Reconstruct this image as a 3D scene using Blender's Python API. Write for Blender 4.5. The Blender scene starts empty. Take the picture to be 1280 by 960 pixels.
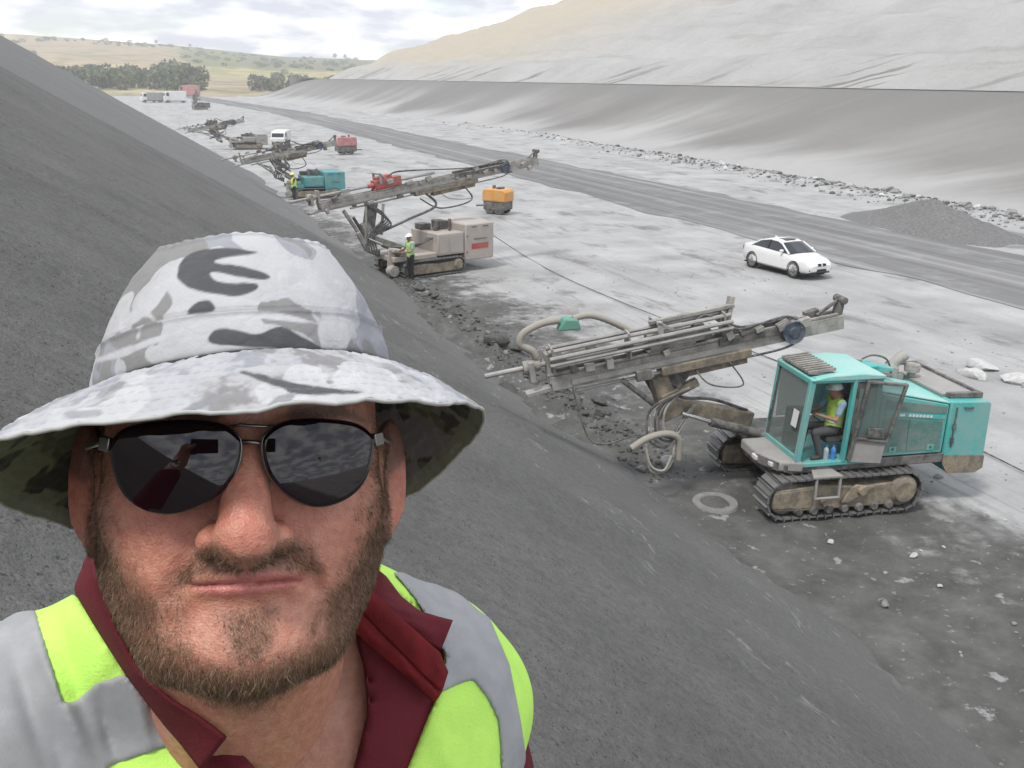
import bpy, bmesh, math, random
import numpy as np
from mathutils import Vector, Matrix

# ------------------------------------------------------------------ camera, sky, sun, exposure
scene = bpy.context.scene
C = scene.collection
CAM = np.array([0.0, 0.0, 7.2])
FPX = 1130.0                                   # focal length in pixels of a 1280 px wide frame
YAW, PITCH, ROLL = math.radians(21.958), math.radians(18.54), math.radians(0.8307)
_f = np.array([math.sin(YAW)*math.cos(PITCH), math.cos(YAW)*math.cos(PITCH), -math.sin(PITCH)])
_r0 = np.array([math.cos(YAW), -math.sin(YAW), 0.0])
_u0 = np.cross(_r0, _f)
CR = _r0*math.cos(ROLL) + _u0*math.sin(ROLL)
CU = -_r0*math.sin(ROLL) + _u0*math.cos(ROLL)
CF = _f
cam_data = bpy.data.cameras.new('camera')
cam_data.sensor_width = 36.0
cam_data.lens = 36.0*FPX/1280.0
cam_data.clip_start = 0.02
cam_data.clip_end = 9000.0
cam = bpy.data.objects.new('camera', cam_data)
C.objects.link(cam)
M4 = Matrix(((CR[0], CU[0], -CF[0], CAM[0]), (CR[1], CU[1], -CF[1], CAM[1]), (CR[2], CU[2], -CF[2], CAM[2]), (0, 0, 0, 1)))
cam.matrix_world = M4
scene.camera = cam

SUN_EL, SUN_AZ = math.radians(60), math.radians(-118)      # azimuth measured from +Y towards +X
w = bpy.data.worlds.new('World'); scene.world = w; w.use_nodes = True
nt = w.node_tree; nt.nodes.clear()
def wn(t, **k):
    n = nt.nodes.new(t)
    for a, b in k.items(): setattr(n, a, b)
    return n
out = wn('ShaderNodeOutputWorld'); bg = wn('ShaderNodeBackground'); bg.inputs['Strength'].default_value = 0.135
sky = wn('ShaderNodeTexSky', sky_type='NISHITA'); sky.sun_disc = False
sky.sun_elevation = SUN_EL; sky.sun_rotation = SUN_AZ; sky.air_density = 1.0; sky.dust_density = 0.6; sky.ozone_density = 2.0
tc = wn('ShaderNodeTexCoord'); sep = wn('ShaderNodeSeparateXYZ'); nt.links.new(tc.outputs['Generated'], sep.inputs[0])
def wmath(op, a, b=None):
    n = wn('ShaderNodeMath', operation=op)
    for i, v in enumerate((a, b)):
        if v is None: continue
        if isinstance(v, (int, float)): n.inputs[i].default_value = v
        else: nt.links.new(v, n.inputs[i])
    return n.outputs[0]
zz = wmath('ADD', wmath('MAXIMUM', sep.outputs['Z'], 0.0), 0.22)
cx = wmath('DIVIDE', sep.outputs['X'], zz); cy = wmath('DIVIDE', sep.outputs['Y'], zz)
cmb = wn('ShaderNodeCombineXYZ'); nt.links.new(cx, cmb.inputs[0]); nt.links.new(cy, cmb.inputs[1])
n1 = wn('ShaderNodeTexNoise'); n1.inputs['Scale'].default_value = 1.5; n1.inputs['Detail'].default_value = 9; n1.inputs['Roughness'].default_value = 0.55
nt.links.new(cmb.outputs[0], n1.inputs['Vector'])
mr = wn('ShaderNodeMapRange'); mr.inputs['From Min'].default_value = 0.30; mr.inputs['From Max'].default_value = 0.46
nt.links.new(n1.outputs['Fac'], mr.inputs['Value'])
n2 = wn('ShaderNodeTexNoise'); n2.inputs['Scale'].default_value = 3.1; n2.inputs['Detail'].default_value = 7
nt.links.new(cmb.outputs[0], n2.inputs['Vector'])
cr = wn('ShaderNodeValToRGB'); cr.color_ramp.elements[0].position = 0.42; cr.color_ramp.elements[0].color = (4.1, 4.3, 5.2, 1)
cr.color_ramp.elements[1].position = 0.60; cr.color_ramp.elements[1].color = (9.2, 9.2, 9.2, 1)
nt.links.new(n2.outputs['Fac'], cr.inputs['Fac'])
mx = wn('ShaderNodeMix', data_type='RGBA')
nt.links.new(mr.outputs[0], mx.inputs['Factor']); nt.links.new(sky.outputs[0], mx.inputs['A']); nt.links.new(cr.outputs[0], mx.inputs['B'])
nt.links.new(mx.outputs['Result'], bg.inputs['Color']); nt.links.new(bg.outputs[0], out.inputs['Surface'])

sun_d = bpy.data.lights.new('sun', 'SUN'); sun_d.energy = 2.1; sun_d.angle = math.radians(10); sun_d.color = (1.0, 0.965, 0.91)
sun = bpy.data.objects.new('sun', sun_d); C.objects.link(sun)
sd = Vector((math.sin(SUN_AZ)*math.cos(SUN_EL), math.cos(SUN_AZ)*math.cos(SUN_EL), math.sin(SUN_EL)))
sun.rotation_euler = sd.to_track_quat('Z', 'Y').to_euler(); sun.location = (0, 0, 60)
scene.view_settings.view_transform = 'Standard'; scene.view_settings.look = 'None'
scene.view_settings.exposure = 0.38; scene.view_settings.gamma = 1.0; scene.view_settings.use_curve_mapping = False
scene.cycles.use_denoising = True
scene.cycles.max_bounces = 8; scene.cycles.volume_bounces = 1; scene.cycles.transparent_max_bounces = 12
scene.cycles.caustics_reflective = False; scene.cycles.caustics_refractive = False

# ------------------------------------------------------------------ helpers
RNG = np.random.default_rng(7)
def vnoise(P, seed=0):
    """3-D value noise, P (n,3) -> (n,) in 0..1"""
    P = np.asarray(P, dtype=np.float64)
    i = np.floor(P).astype(np.int64); f = P - i; f = f*f*(3-2*f)
    def h(a, b, c):
        v = (a*374761393 + b*668265263 + c*2147483647 + seed*1274126177) & 0xFFFFFFFF
        v = ((v ^ (v >> 13))*1274126177) & 0xFFFFFFFF
        v = ((v ^ (v >> 16))*2246822519) & 0xFFFFFFFF
        return ((v ^ (v >> 15)) & 0xFFFFFF)/float(0xFFFFFF)
    x, y, z = i[:, 0], i[:, 1], i[:, 2]
    r = 0
    for dx in (0, 1):
        for dy in (0, 1):
            for dz in (0, 1):
                wgt = (f[:, 0] if dx else 1-f[:, 0])*(f[:, 1] if dy else 1-f[:, 1])*(f[:, 2] if dz else 1-f[:, 2])
                r = r + wgt*h(x+dx, y+dy, z+dz)
    return r
def fbm(P, octaves=4, seed=0, gain=0.5):
    P = np.asarray(P, dtype=np.float64); a = 1.0; s = 0; t = 0
    for o in range(octaves):
        s = s + a*vnoise(P*(2**o) + 17.3*o, seed+o); t += a; a *= gain
    return s/t
def smooth(a, b, x):
    t = np.clip((x-a)/(b-a), 0, 1); return t*t*(3-2*t)

class NT:
    """small node-tree writer for one material"""
    def __init__(s, name):
        s.m = bpy.data.materials.new(name); s.m.use_nodes = True; s.t = s.m.node_tree
        s.b = s.t.nodes['Principled BSDF']; s.tc = s.t.nodes.new('ShaderNodeTexCoord'); s.obj = s.tc.outputs['Object']
    def n(s, t, **k):
        n = s.t.nodes.new(t)
        for a, b in k.items(): setattr(n, a, b)
        return n
    def set(s, sock, v):
        if hasattr(v, 'is_linked') or isinstance(v, bpy.types.NodeSocket): s.t.links.new(v, sock)
        else:
            if isinstance(v, (tuple, list)) and len(v) == 3 and sock.type == 'RGBA': v = tuple(v)+(1,)
            sock.default_value = v
    def noise(s, scale, detail=5, rough=0.55, vec=None, dist=0.0, out='Fac'):
        n = s.n('ShaderNodeTexNoise'); n.inputs['Scale'].default_value = scale; n.inputs['Detail'].default_value = detail
        n.inputs['Roughness'].default_value = rough; n.inputs['Distortion'].default_value = dist
        s.set(n.inputs['Vector'], vec or s.obj); return n.outputs[out]
    def voro(s, scale, vec=None, feature='F1', out='Distance'):
        n = s.n('ShaderNodeTexVoronoi', feature=feature); n.inputs['Scale'].default_value = scale
        s.set(n.inputs['Vector'], vec or s.obj); return n.outputs[out]
    def mapping(s, scale=(1, 1, 1), rot=(0, 0, 0), loc=(0, 0, 0), vec=None):
        n = s.n('ShaderNodeMapping'); n.inputs['Scale'].default_value = scale; n.inputs['Rotation'].default_value = rot; n.inputs['Location'].default_value = loc
        s.set(n.inputs['Vector'], vec or s.obj); return n.outputs[0]
    def ramp(s, fac, stops):
        n = s.n('ShaderNodeValToRGB'); e = n.color_ramp.elements
        while len(e) < len(stops): e.new(0.5)
        for el, (p, c) in zip(e, stops):
            el.position = p; el.color = tuple(c)+(1,) if not isinstance(c, (int, float)) else (c, c, c, 1)
        s.set(n.inputs['Fac'], fac); return n.outputs['Color']
    def rng(s, v, a, b, c=0.0, d=1.0):
        n = s.n('ShaderNodeMapRange'); n.interpolation_type = 'SMOOTHSTEP'
        for k, q in zip(('From Min', 'From Max', 'To Min', 'To Max'), (a, b, c, d)): n.inputs[k].default_value = q
        s.set(n.inputs['Value'], v); return n.outputs[0]
    def mix(s, fac, a, b, mode='MIX'):
        n = s.n('ShaderNodeMix', data_type='RGBA', blend_type=mode)
        s.set(n.inputs['Factor'], fac); s.set(n.inputs['A'], a); s.set(n.inputs['B'], b); return n.outputs['Result']
    def math(s, op, a, b=0.0):
        n = s.n('ShaderNodeMath', operation=op); s.set(n.inputs[0], a); s.set(n.inputs[1], b); return n.outputs[0]
    def bump(s, h, strength=0.5, dist=0.02, normal=None):
        n = s.n('ShaderNodeBump'); n.inputs['Strength'].default_value = strength; n.inputs['Distance'].default_value = dist
        s.set(n.inputs['Height'], h)
        if normal is not None: s.set(n.inputs['Normal'], normal)
        return n.outputs[0]
    def attr(s, name, out='Color'):
        n = s.n('ShaderNodeAttribute'); n.attribute_name = name; return n.outputs[out]
    def sep(s, v):
        n = s.n('ShaderNodeSeparateXYZ'); s.set(n.inputs[0], v); return n.outputs
    def p(s, **k):
        for a, v in k.items(): s.set(s.b.inputs[a.replace('_', ' ')], v)
        return s.m
MATS = {}
def paint(name, col, rough=0.45, metal=0.0, dirt=(0.30, 0.28, 0.25), amount=0.35, scale=2.5, bump=0.0):
    """painted or bare metal with dust and grime on it"""
    if name in MATS: return MATS[name]
    t = NT(name)
    f = t.rng(t.noise(scale, 8, 0.65), 0.36, 0.62, 0.0, amount)
    f2 = t.rng(t.noise(scale*9, 4, 0.6), 0.46, 0.66, 0.0, amount*0.7)
    c = t.mix(f, col, dirt); c = t.mix(f2, c, dirt)
    k = dict(Base_Color=c, Metallic=metal, Roughness=t.rng(f, 0, 1, rough, 0.85))
    if bump: k['Normal'] = t.bump(t.noise(scale*14, 5), bump, 0.01)
    MATS[name] = t.p(**k); return MATS[name]
def plain(name, col, rough=0.5, metal=0.0, **kw):
    if name in MATS: return MATS[name]
    t = NT(name); v = t.noise(30, 3)
    MATS[name] = t.p(Base_Color=t.mix(t.rng(v, 0.3, 0.7), tuple(x*0.9 for x in col), tuple(min(1, x*1.08) for x in col)), Roughness=rough, Metallic=metal, **kw)
    return MATS[name]

class MB:
    """collects primitive shapes; build() links them as ONE mesh object"""
    def __init__(s): s.v = []; s.f = []
    def add(s, v, f):
        o = len(s.v); s.v += [tuple(map(float, q)) for q in v]; s.f += [tuple(int(i)+o for i in q) for q in f]; return s
    def box(s, lo, hi, rot=None, piv=None):
        x0, y0, z0 = lo; x1, y1, z1 = hi
        return s.hexa([(x0, y0, z0), (x1, y0, z0), (x1, y1, z0), (x0, y1, z0)], [(x0, y0, z1), (x1, y0, z1), (x1, y1, z1), (x0, y1, z1)])
    def hexa(s, a, b):
        return s.add(list(a)+list(b), [(3, 2, 1, 0), (4, 5, 6, 7), (0, 1, 5, 4), (1, 2, 6, 5), (2, 3, 7, 6), (3, 0, 4, 7)])
    def prism(s, poly, y0, y1, axis='y'):
        """polygon in the x-z plane (or x-y for axis z, y-z for axis x) extruded along the axis"""
        n = len(poly)
        def P(q, t): return (q[0], t, q[1]) if axis == 'y' else ((q[0], q[1], t) if axis == 'z' else (t, q[0], q[1]))
        v = [P(q, y0) for q in poly]+[P(q, y1) for q in poly]
        f = [tuple(range(n)), tuple(range(2*n-1, n-1, -1))]+[(i, i+n, (i+1) % n+n, (i+1) % n) for i in range(n)]
        return s.add(v, f)
    def cyl(s, a, b, r0, r1=None, n=12, cap=True):
        return s.tube([a, b], [r0, r0 if r1 is None else r1], n, cap)
    def tube(s, pts, r, n=8, cap=True):
        pts = [Vector(p) for p in pts]; m = len(pts)
        rs = list(r) if hasattr(r, '__len__') else [r]*m
        d = (pts[1]-pts[0]).normalized(); up = Vector((0, 0, 1)) if abs(d.z) < 0.9 else Vector((1, 0, 0))
        u = d.cross(up).normalized(); vs = []; fs = []
        for i, p in enumerate(pts):
            t = ((pts[min(i+1, m-1)]-pts[max(i-1, 0)])).normalized()
            u = (u - t*u.dot(t)).normalized(); q = t.cross(u)
            for k in range(n):
                a = 2*math.pi*k/n; vs.append(p+(u*math.cos(a)+q*math.sin(a))*rs[i])
        for i in range(m-1):
            for k in range(n): fs.append((i*n+k, i*n+(k+1) % n, (i+1)*n+(k+1) % n, (i+1)*n+k))
        if cap: fs.append(tuple(range(n-1, -1, -1))); fs.append(tuple((m-1)*n+k for k in range(n)))
        return s.add(vs, fs)
    def beam(s, a, b, wdt, hgt, up=(0, 0, 1), w2=None, h2=None):
        """rectangular bar from a to b"""
        a = Vector(a); b = Vector(b); d = (b-a).normalized(); up = Vector(up)
        sd_ = d.cross(up).normalized(); u = sd_.cross(d).normalized(); w2 = wdt if w2 is None else w2; h2 = hgt if h2 is None else h2
        A = [a+sd_*x*wdt/2+u*y*hgt/2 for x, y in ((-1, -1), (1, -1), (1, 1), (-1, 1))]
        B = [b+sd_*x*w2/2+u*y*h2/2 for x, y in ((-1, -1), (1, -1), (1, 1), (-1, 1))]
        return s.add(A+B, [(0, 1, 2, 3), (7, 6, 5, 4), (0, 4, 5, 1), (1, 5, 6, 2), (2, 6, 7, 3), (3, 7, 4, 0)])
    def lathe(s, prof, c=(0, 0, 0), n=16, axis='z'):
        """prof: list of (r, h)"""
        vs = []; fs = []; m = len(prof)
        for r, h in prof:
            for k in range(n):
                a = 2*math.pi*k/n; x, y = r*math.cos(a), r*math.sin(a)
                q = (x, y, h) if axis == 'z' else ((x, h, y) if axis == 'y' else (h, x, y))
                vs.append((c[0]+q[0], c[1]+q[1], c[2]+q[2]))
        for i in range(m-1):
            for k in range(n): fs.append((i*n+k, i*n+(k+1) % n, (i+1)*n+(k+1) % n, (i+1)*n+k))
        return s.add(vs, fs)
    def mesh(s, name):
        me = bpy.data.meshes.new(name); me.from_pydata(s.v, [], s.f)
        bm = bmesh.new(); bm.from_mesh(me); bmesh.ops.recalc_face_normals(bm, faces=bm.faces[:]); bm.to_mesh(me); bm.free()
        return me
    def build(s, name, mat, parent=None, bevel=0.0, smooth_deg=35, seg=2):
        me = s.mesh(name)
        return link(name, me, mat, parent, bevel, smooth_deg, seg)
def link(name, me, mat, parent=None, bevel=0.0, smooth_deg=35, seg=2):
    o = bpy.data.objects.new(name, me); C.objects.link(o)
    for m in (mat if isinstance(mat, (list, tuple)) else [mat]): me.materials.append(m)
    if smooth_deg:
        me.shade_smooth(); me.set_sharp_from_angle(angle=math.radians(smooth_deg))
    if bevel:
        b = o.modifiers.new('bevel', 'BEVEL'); b.width = bevel; b.segments = seg; b.limit_method = 'ANGLE'; b.angle_limit = math.radians(40)
    if parent is not None: o.parent = parent
    return o
def tag(o, label=None, cat=None, group=None, kind=None):
    if label: o['label'] = label
    if cat: o['category'] = cat
    if group: o['group'] = group
    if kind: o['kind'] = kind
    return o
def thing(name, loc, rz, label, cat, group=None):
    o = bpy.data.objects.new(name, None); C.objects.link(o); o.empty_display_size = 0.3
    o.location = loc; o.rotation_euler = (0, 0, rz); return tag(o, label, cat, group)
def grid_mesh(name, X, Y, Z):
    """grid arrays (m,n) -> mesh"""
    m, n = X.shape
    me = bpy.data.meshes.new(name)
    v = np.stack([X, Y, Z], -1).reshape(-1, 3).astype(np.float32)
    i = np.arange(m*n).reshape(m, n)
    q = np.stack([i[:-1, :-1], i[1:, :-1], i[1:, 1:], i[:-1, 1:]], -1).reshape(-1, 4)
    np_mesh(me, v, q); return me
def np_mesh(me, v, q):
    v = np.asarray(v, np.float32); q = np.asarray(q, np.int32); k = q.shape[1]
    me.vertices.add(len(v)); me.vertices.foreach_set('co', v.ravel())
    me.loops.add(q.size); me.loops.foreach_set('vertex_index', q.ravel())
    me.polygons.add(len(q)); me.polygons.foreach_set('loop_start', np.arange(0, q.size, k, dtype=np.int32))
    me.update(calc_edges=True); me.validate()
    return me
def vcol(me, col, name='Col'):
    a = me.color_attributes.new(name, 'FLOAT_COLOR', 'POINT')
    c = np.ones((len(me.vertices), 4), np.float32); c[:, :3] = col; a.data.foreach_set('color', c.ravel())
def px(x, y, d):
    """world point seen at pixel (x, y) of the 1280x960 photograph at depth d, used to survey the place"""
    return Vector(CAM + ((x-640)*CR - (y-480)*CU + FPX*CF)/FPX*d)

# ------------------------------------------------------------------ the setting: pit floor, road, slopes, hills
def ground_z(X, Y):
    P = np.stack([X, Y, 0*X], -1).reshape(-1, 3)
    a = (fbm(P*0.12, 3, 3)-0.5)*0.16 + (fbm(P*0.9, 4, 5)-0.5)*0.05
    xb = np.interp(P[:, 1], [4, 11, 16, 22, 30, 42, 60], [12.5, 12.3, 10.6, 10.2, 9.2, 8.8, 8.6])
    mud = smooth(1.2, -0.6, P[:, 0]-xb)*smooth(45, 30, P[:, 1])
    a = a + mud*((fbm(P*2.6, 4, 9)-0.5)*0.10)
    clod = smooth(1.9, 0.5, P[:, 0]-8.0)*smooth(13.0, 15.5, P[:, 1])*smooth(36, 27, P[:, 1])   # churned earth along the foot of the slope
    a = a + clod*(np.abs(fbm(P*1.9, 5, 21)-0.5)*0.9 + 0.12)
    road = smooth(26.6, 27.6, P[:, 0])*smooth(37.4, 36.4, P[:, 0])
    a = a*(1-0.85*road)
    berm = np.exp(-((P[:, 0]-(np.interp(P[:, 1], WY, WX)-3.0))/1.5)**2)
    a = a + berm*(fbm(P*0.7, 4, 31)*0.7)
    return a.reshape(X.shape)
WY = [-60, 20, 39, 63, 119, 170, 223, 335, 460]; WX = [45.5, 47.5, 49, 51, 54, 53, 50, 43, 36]
xs = np.concatenate([np.linspace(-900, -20, 12), np.linspace(-10, 6, 8), np.arange(7.0, 15, 0.09), np.arange(15, 60, 0.4), np.linspace(62, 900, 12)])
ys = np.concatenate([np.linspace(-300, -6, 8), np.arange(-2, 3, 0.6), np.arange(3, 34, 0.1), np.arange(34, 110, 0.5), np.arange(110, 480, 4), np.linspace(500, 900, 6)])
GX, GY = np.meshgrid(xs, ys, indexing='ij')
me = grid_mesh('ground', GX, GY, ground_z(GX, GY))
t = NT('pale_quarry_dust'); o3 = t.sep(t.obj)
pale = t.ramp(t.noise(0.35, 9, 0.62), [(0.30, (0.25, 0.252, 0.248)), (0.47, (0.345, 0.347, 0.343)), (0.66, (0.42, 0.421, 0.416))])
# drifts and tyre scuffs stretched along the pit
drift = t.noise(1.0, 6, 0.6, t.mapping((0.30, 0.055, 1), rot=(0, 0, 0.18)))
pale = t.mix(t.rng(drift, 0.46, 0.64, 0, 0.5), pale, (0.27, 0.272, 0.268))
dk = t.noise(0.55, 8, 0.65, t.mapping((1, 0.45, 1), loc=(4, 9, 0)))
pale = t.mix(t.rng(dk, 0.54, 0.68, 0, 0.75), pale, (0.135, 0.135, 0.13))
trk = t.noise(1.0, 3, 0.5, t.mapping((4.2, 0.10, 1), rot=(0, 0, 0.22)), dist=0.3)
trm = t.math('MULTIPLY', t.rng(trk, 0.56, 0.63, 0, 0.55), t.rng(t.noise(0.16, 3, 0.5, t.mapping((1, 1, 1), loc=(7, 3, 0))), 0.45, 0.60))
pale = t.mix(trm, pale, (0.22, 0.222, 0.218))
pale = t.mix(t.rng(t.noise(5.5, 6, 0.7), 0.56, 0.72, 0, 0.45), pale, (0.24, 0.242, 0.238))
mudc = t.ramp(t.noise(1.3, 9, 0.68), [(0.3, (0.066, 0.066, 0.063)), (0.5, (0.100, 0.100, 0.095)), (0.72, (0.150, 0.149, 0.143))])
mudc = t.mix(t.rng(t.noise(2.1, 7, 0.62, t.mapping((1, 1, 1), loc=(31, 2, 0))), 0.615, 0.67, 0, 0.75), mudc, (0.33, 0.335, 0.33))
mudc = t.mix(t.rng(t.noise(7.0, 5, 0.6), 0.62, 0.70, 0, 0.6), mudc, (0.28, 0.285, 0.28))
# edge of the churned dark ground as a curve in plan
cv = t.n('ShaderNodeFloatCurve'); c = cv.mapping.curves[0]
pts = [(0.0, 0.58), (0.08, 0.58), (0.183, 0.57), (0.265, 0.47), (0.37, 0.44), (0.5, 0.36), (0.7, 0.25), (1.0, 0.15)]
while len(c.points) < len(pts): c.points.new(0.5, 0.5)
for q, (a, b) in zip(c.points, pts): q.location = (a, b)
cv.mapping.update()
t.set(cv.inputs['Value'], t.math('DIVIDE', o3['Y'], 60.0))
edge = t.math('ADD', 7.0, t.math('MULTIPLY', cv.outputs[0], 10.0))
dx = t.math('SUBTRACT', o3['X'], edge)
wob = t.math('ADD', t.math('MULTIPLY', t.math('SUBTRACT', t.noise(0.42, 6, 0.65), 0.5), 10.0), t.math('MULTIPLY', t.math('SUBTRACT', t.noise(2.7, 5, 0.65), 0.5), 4.5))
mudm = t.math('MULTIPLY', t.rng(t.math('ADD', dx, wob), -1.2, 1.5, 1.0, 0.0), t.rng(o3['Y'], 70, 50))
col = t.mix(mudm, pale, mudc)
hgt = t.math('ADD', t.noise(6, 8, 0.65), t.math('MULTIPLY', t.noise(38, 5, 0.6), 0.35))
t.p(Base_Color=col, Roughness=0.92, Normal=t.bump(hgt, 0.55, 0.07)); t.b.inputs['Specular IOR Level'].default_value = 0.2
tag(link('ground', me, t.m, smooth_deg=180), kind='structure')

# haul road: compacted darker strip
ys2 = np.concatenate([np.arange(-40, 110, 0.8), np.arange(110, 420, 4)])
us = np.linspace(0, 1, 24)
U_, Y_ = np.meshgrid(us, ys2, indexing='ij')
bend = np.interp(Y_, [-40, 60, 130, 210, 420], [0.6, 0, -0.6, -1.0, -16])
eL = 27.3+bend+(vnoise(np.stack([Y_.ravel()*0.3, 0*Y_.ravel(), 0*Y_.ravel()], -1), 4).reshape(Y_.shape)-0.5)*0.9
eR = 36.3+bend+(vnoise(np.stack([Y_.ravel()*0.3, 0*Y_.ravel()+9, 0*Y_.ravel()], -1), 4).reshape(Y_.shape)-0.5)*1.2
RX = eL+(eR-eL)*U_
me = grid_mesh('road', RX, Y_, ground_z(RX, Y_)+0.02+0.03*np.sin(U_*np.pi)**0.5)
t = NT('compacted_haul_road')
lane = t.noise(1.0, 5, 0.55, t.mapping((1.15, 0.02, 1)))
c1 = t.ramp(lane, [(0.36, (0.135, 0.136, 0.134)), (0.52, (0.18, 0.181, 0.178)), (0.68, (0.27, 0.271, 0.267))])
c1 = t.mix(t.rng(t.noise(0.5, 8, 0.65), 0.5, 0.72, 0, 0.5), c1, (0.33, 0.332, 0.327))
t.p(Base_Color=c1, Roughness=0.93, Normal=t.bump(t.noise(9, 7, 0.6), 0.35, 0.05)); t.b.inputs['Specular IOR Level'].default_value = 0.2
tag(link('road', me, t.m, smooth_deg=180), kind='structure')

# left slope, on which the man stands
def slope_tan(Y): return np.interp(Y, [-20, 0, 14, 30], [0.655, 0.655, 0.63, 0.600])
ss = np.concatenate([[-1.2], np.arange(-0.5, 9, 0.09), np.arange(9, 42, 0.6)])
ys3 = np.concatenate([np.arange(-26, -2, 0.8), np.arange(-2, 16, 0.09), np.arange(16, 38, 0.2), np.arange(38, 75.6, 0.5), [76, 76.3, 76.8, 77.6, 78.6]])
S_, Y_ = np.meshgrid(ss, ys3, indexing='ij')
P = np.stack([S_, Y_, 0*S_], -1).reshape(-1, 3)
toe = 8.05+(fbm(np.stack([Y_.ravel()*0.35, 0*Y_.ravel(), 0*Y_.ravel()], -1), 5, 41, 0.6).reshape(Y_.shape)-0.5)*1.3
nz = ((fbm(P*0.5, 4, 12)-0.5)*0.10+(fbm(P*4.0, 4, 14)-0.5)*0.028).reshape(S_.shape)
step = 0.10*smooth(38.6, 39.3, Y_)                        # the next lift lies a little lower
drop = np.interp(Y_, [75.6, 76, 76.3, 76.8, 77.6, 78.6], [0, 0.15, 0.6, 2.5, 8, 16])
LX = toe-S_; LZ = S_*slope_tan(Y_)+nz-step*np.clip(S_, 0, 1)-drop
LZ = np.maximum(LZ, np.where(S_ < 0, -0.6, -0.3)); LX = LX
me = grid_mesh('slope', LX[::-1], Y_[::-1], LZ[::-1])
t = NT('dark_compacted_gravel'); o3 = t.sep(t.obj)
base = t.ramp(t.noise(0.55, 8, 0.6), [(0.3, (0.120, 0.120, 0.116)), (0.5, (0.142, 0.142, 0.137)), (0.7, (0.164, 0.164, 0.158))])
gr = t.ramp(t.noise(75, 4, 0.75), [(0.30, (0.40, 0.40, 0.40)), (0.43, (0.92, 0.92, 0.92)), (0.6, (1.06, 1.06, 1.06)), (0.75, (1.35, 1.35, 1.35))])
base = t.mix(1.0, base, gr, 'MULTIPLY')
base = t.mix(1.0, base, t.ramp(t.noise(11, 6, 0.7), [(0.32, (0.80, 0.80, 0.80)), (0.68, (1.18, 1.18, 1.17))]), 'MULTIPLY')
pit = t.rng(t.noise(34, 3, 0.6, t.mapping((1.25, 0.8, 1.25))), 0.32, 0.40, 0.85, 0.0)
base = t.mix(pit, base, (0.045, 0.045, 0.044))
far = t.rng(o3['Y'], 38.8, 39.2)
base = t.mix(t.math('MULTIPLY', far, 0.75), base, (0.185, 0.186, 0.183))
low = t.rng(t.math('ADD', o3['X'], t.math('MULTIPLY', t.noise(0.5, 5), 2.0)), 5.6, 8.6, 0, 0.4)
base = t.mix(low, base, (0.19, 0.19, 0.185))
# pale scratches that run up and down the slope, left by the drill steels and blade
vv = t.mapping((3.0, 1.0, 3.0), rot=(0, 0, 0.12))
scr = t.noise(1.0, 9, 0.72, vv)
near_toe = t.rng(o3['X'], 2.6, 5.2)
scm = t.math('MULTIPLY', t.rng(scr, 0.57, 0.63), near_toe)
scm = t.math('MULTIPLY', scm, t.rng(t.noise(8, 4, 0.7, t.mapping((1.4, 0.6, 1.4))), 0.47, 0.57))
base = t.mix(t.math('MULTIPLY', scm, 0.6), base, (0.34, 0.345, 0.335))
hgt = t.math('ADD', t.math('MULTIPLY', t.noise(20, 4, 0.6), 1.0), t.math('MULTIPLY', t.noise(60, 4, 0.7), 0.8))
t.p(Base_Color=base, Roughness=0.9, Normal=t.bump(hgt, 1.0, 0.028)); t.b.inputs['Specular IOR Level'].default_value = 0.25
tag(link('slope', me, t.m, smooth_deg=180), kind='structure')

# right bank: lower face, bench and long upper slope
ys4 = np.concatenate([np.arange(-50, 130, 0.6), np.arange(130, 440, 3)])
vs = np.concatenate([[-0.08], np.linspace(0, 1, 50)])
V_, Y_ = np.meshgrid(vs, ys4, indexing='ij')
toe = np.interp(Y_, WY, WX); P = np.stack([V_*12, Y_, 0*V_], -1).reshape(-1, 3)
BH = 6.95
cone = np.clip(1-V_*3.2, 0, 1)*(0.5+0.5*np.sin(Y_*2.1+3*fbm(P*0.2, 2, 8).reshape(V_.shape)))**2*0.35*smooth(150, 60, Y_)
BHY = BH*smooth(420, 300, Y_)+0.02
BX = toe+V_*10.5-cone*0.8; BZ = BHY*(V_-0.10*np.sin(V_*np.pi))+(fbm(P*0.45, 4, 17).reshape(V_.shape)-0.5)*0.30*np.sin(np.clip(V_, 0, 1)*np.pi)+cone*0.5
me = grid_mesh('bank', BX, Y_, BZ)
uv = np.stack([(Y_/12).ravel(), V_.ravel(), 0*V_.ravel()], -1)
a = me.attributes.new('along', 'FLOAT_VECTOR', 'POINT'); a.data.foreach_set('vector', uv.astype(np.float32).ravel())
t = NT('dust_streaked_bank'); al = t.attr('along', 'Vector'); a3 = t.sep(al)
sh = t.n('ShaderNodeCombineXYZ'); t.set(sh.inputs[0], t.math('ADD', a3['X'], t.math('MULTIPLY', a3['Y'], 1.9))); t.set(sh.inputs[1], t.math('MULTIPLY', a3['Y'], 0.45))
st = t.noise(0.62, 6, 0.55, sh.outputs[0], dist=0.25)
stf = t.noise(2.4, 6, 0.6, sh.outputs[0])
colb = t.ramp(st, [(0.36, (0.180, 0.176, 0.168)), (0.50, (0.215, 0.211, 0.202)), (0.66, (0.30, 0.297, 0.287))])
colb = t.mix(t.math('MULTIPLY', t.rng(t.math('ADD', a3['Y'], t.math('MULTIPLY', t.math('SUBTRACT', stf, 0.5), 0.5)), 0.60, 0.95), 0.8), colb, (0.185, 0.182, 0.174))
colb = t.mix(t.rng(stf, 0.52, 0.72, 0, 0.22), colb, (0.30, 0.298, 0.288))
lowm = t.rng(t.math('ADD', a3['Y'], t.math('MULTIPLY', t.math('SUBTRACT', st, 0.5), -1.3)), 0.05, 0.46, 1.0, 0.0)
colb = t.mix(t.math('MULTIPLY', lowm, 0.72), colb, (0.39, 0.389, 0.382))
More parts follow.
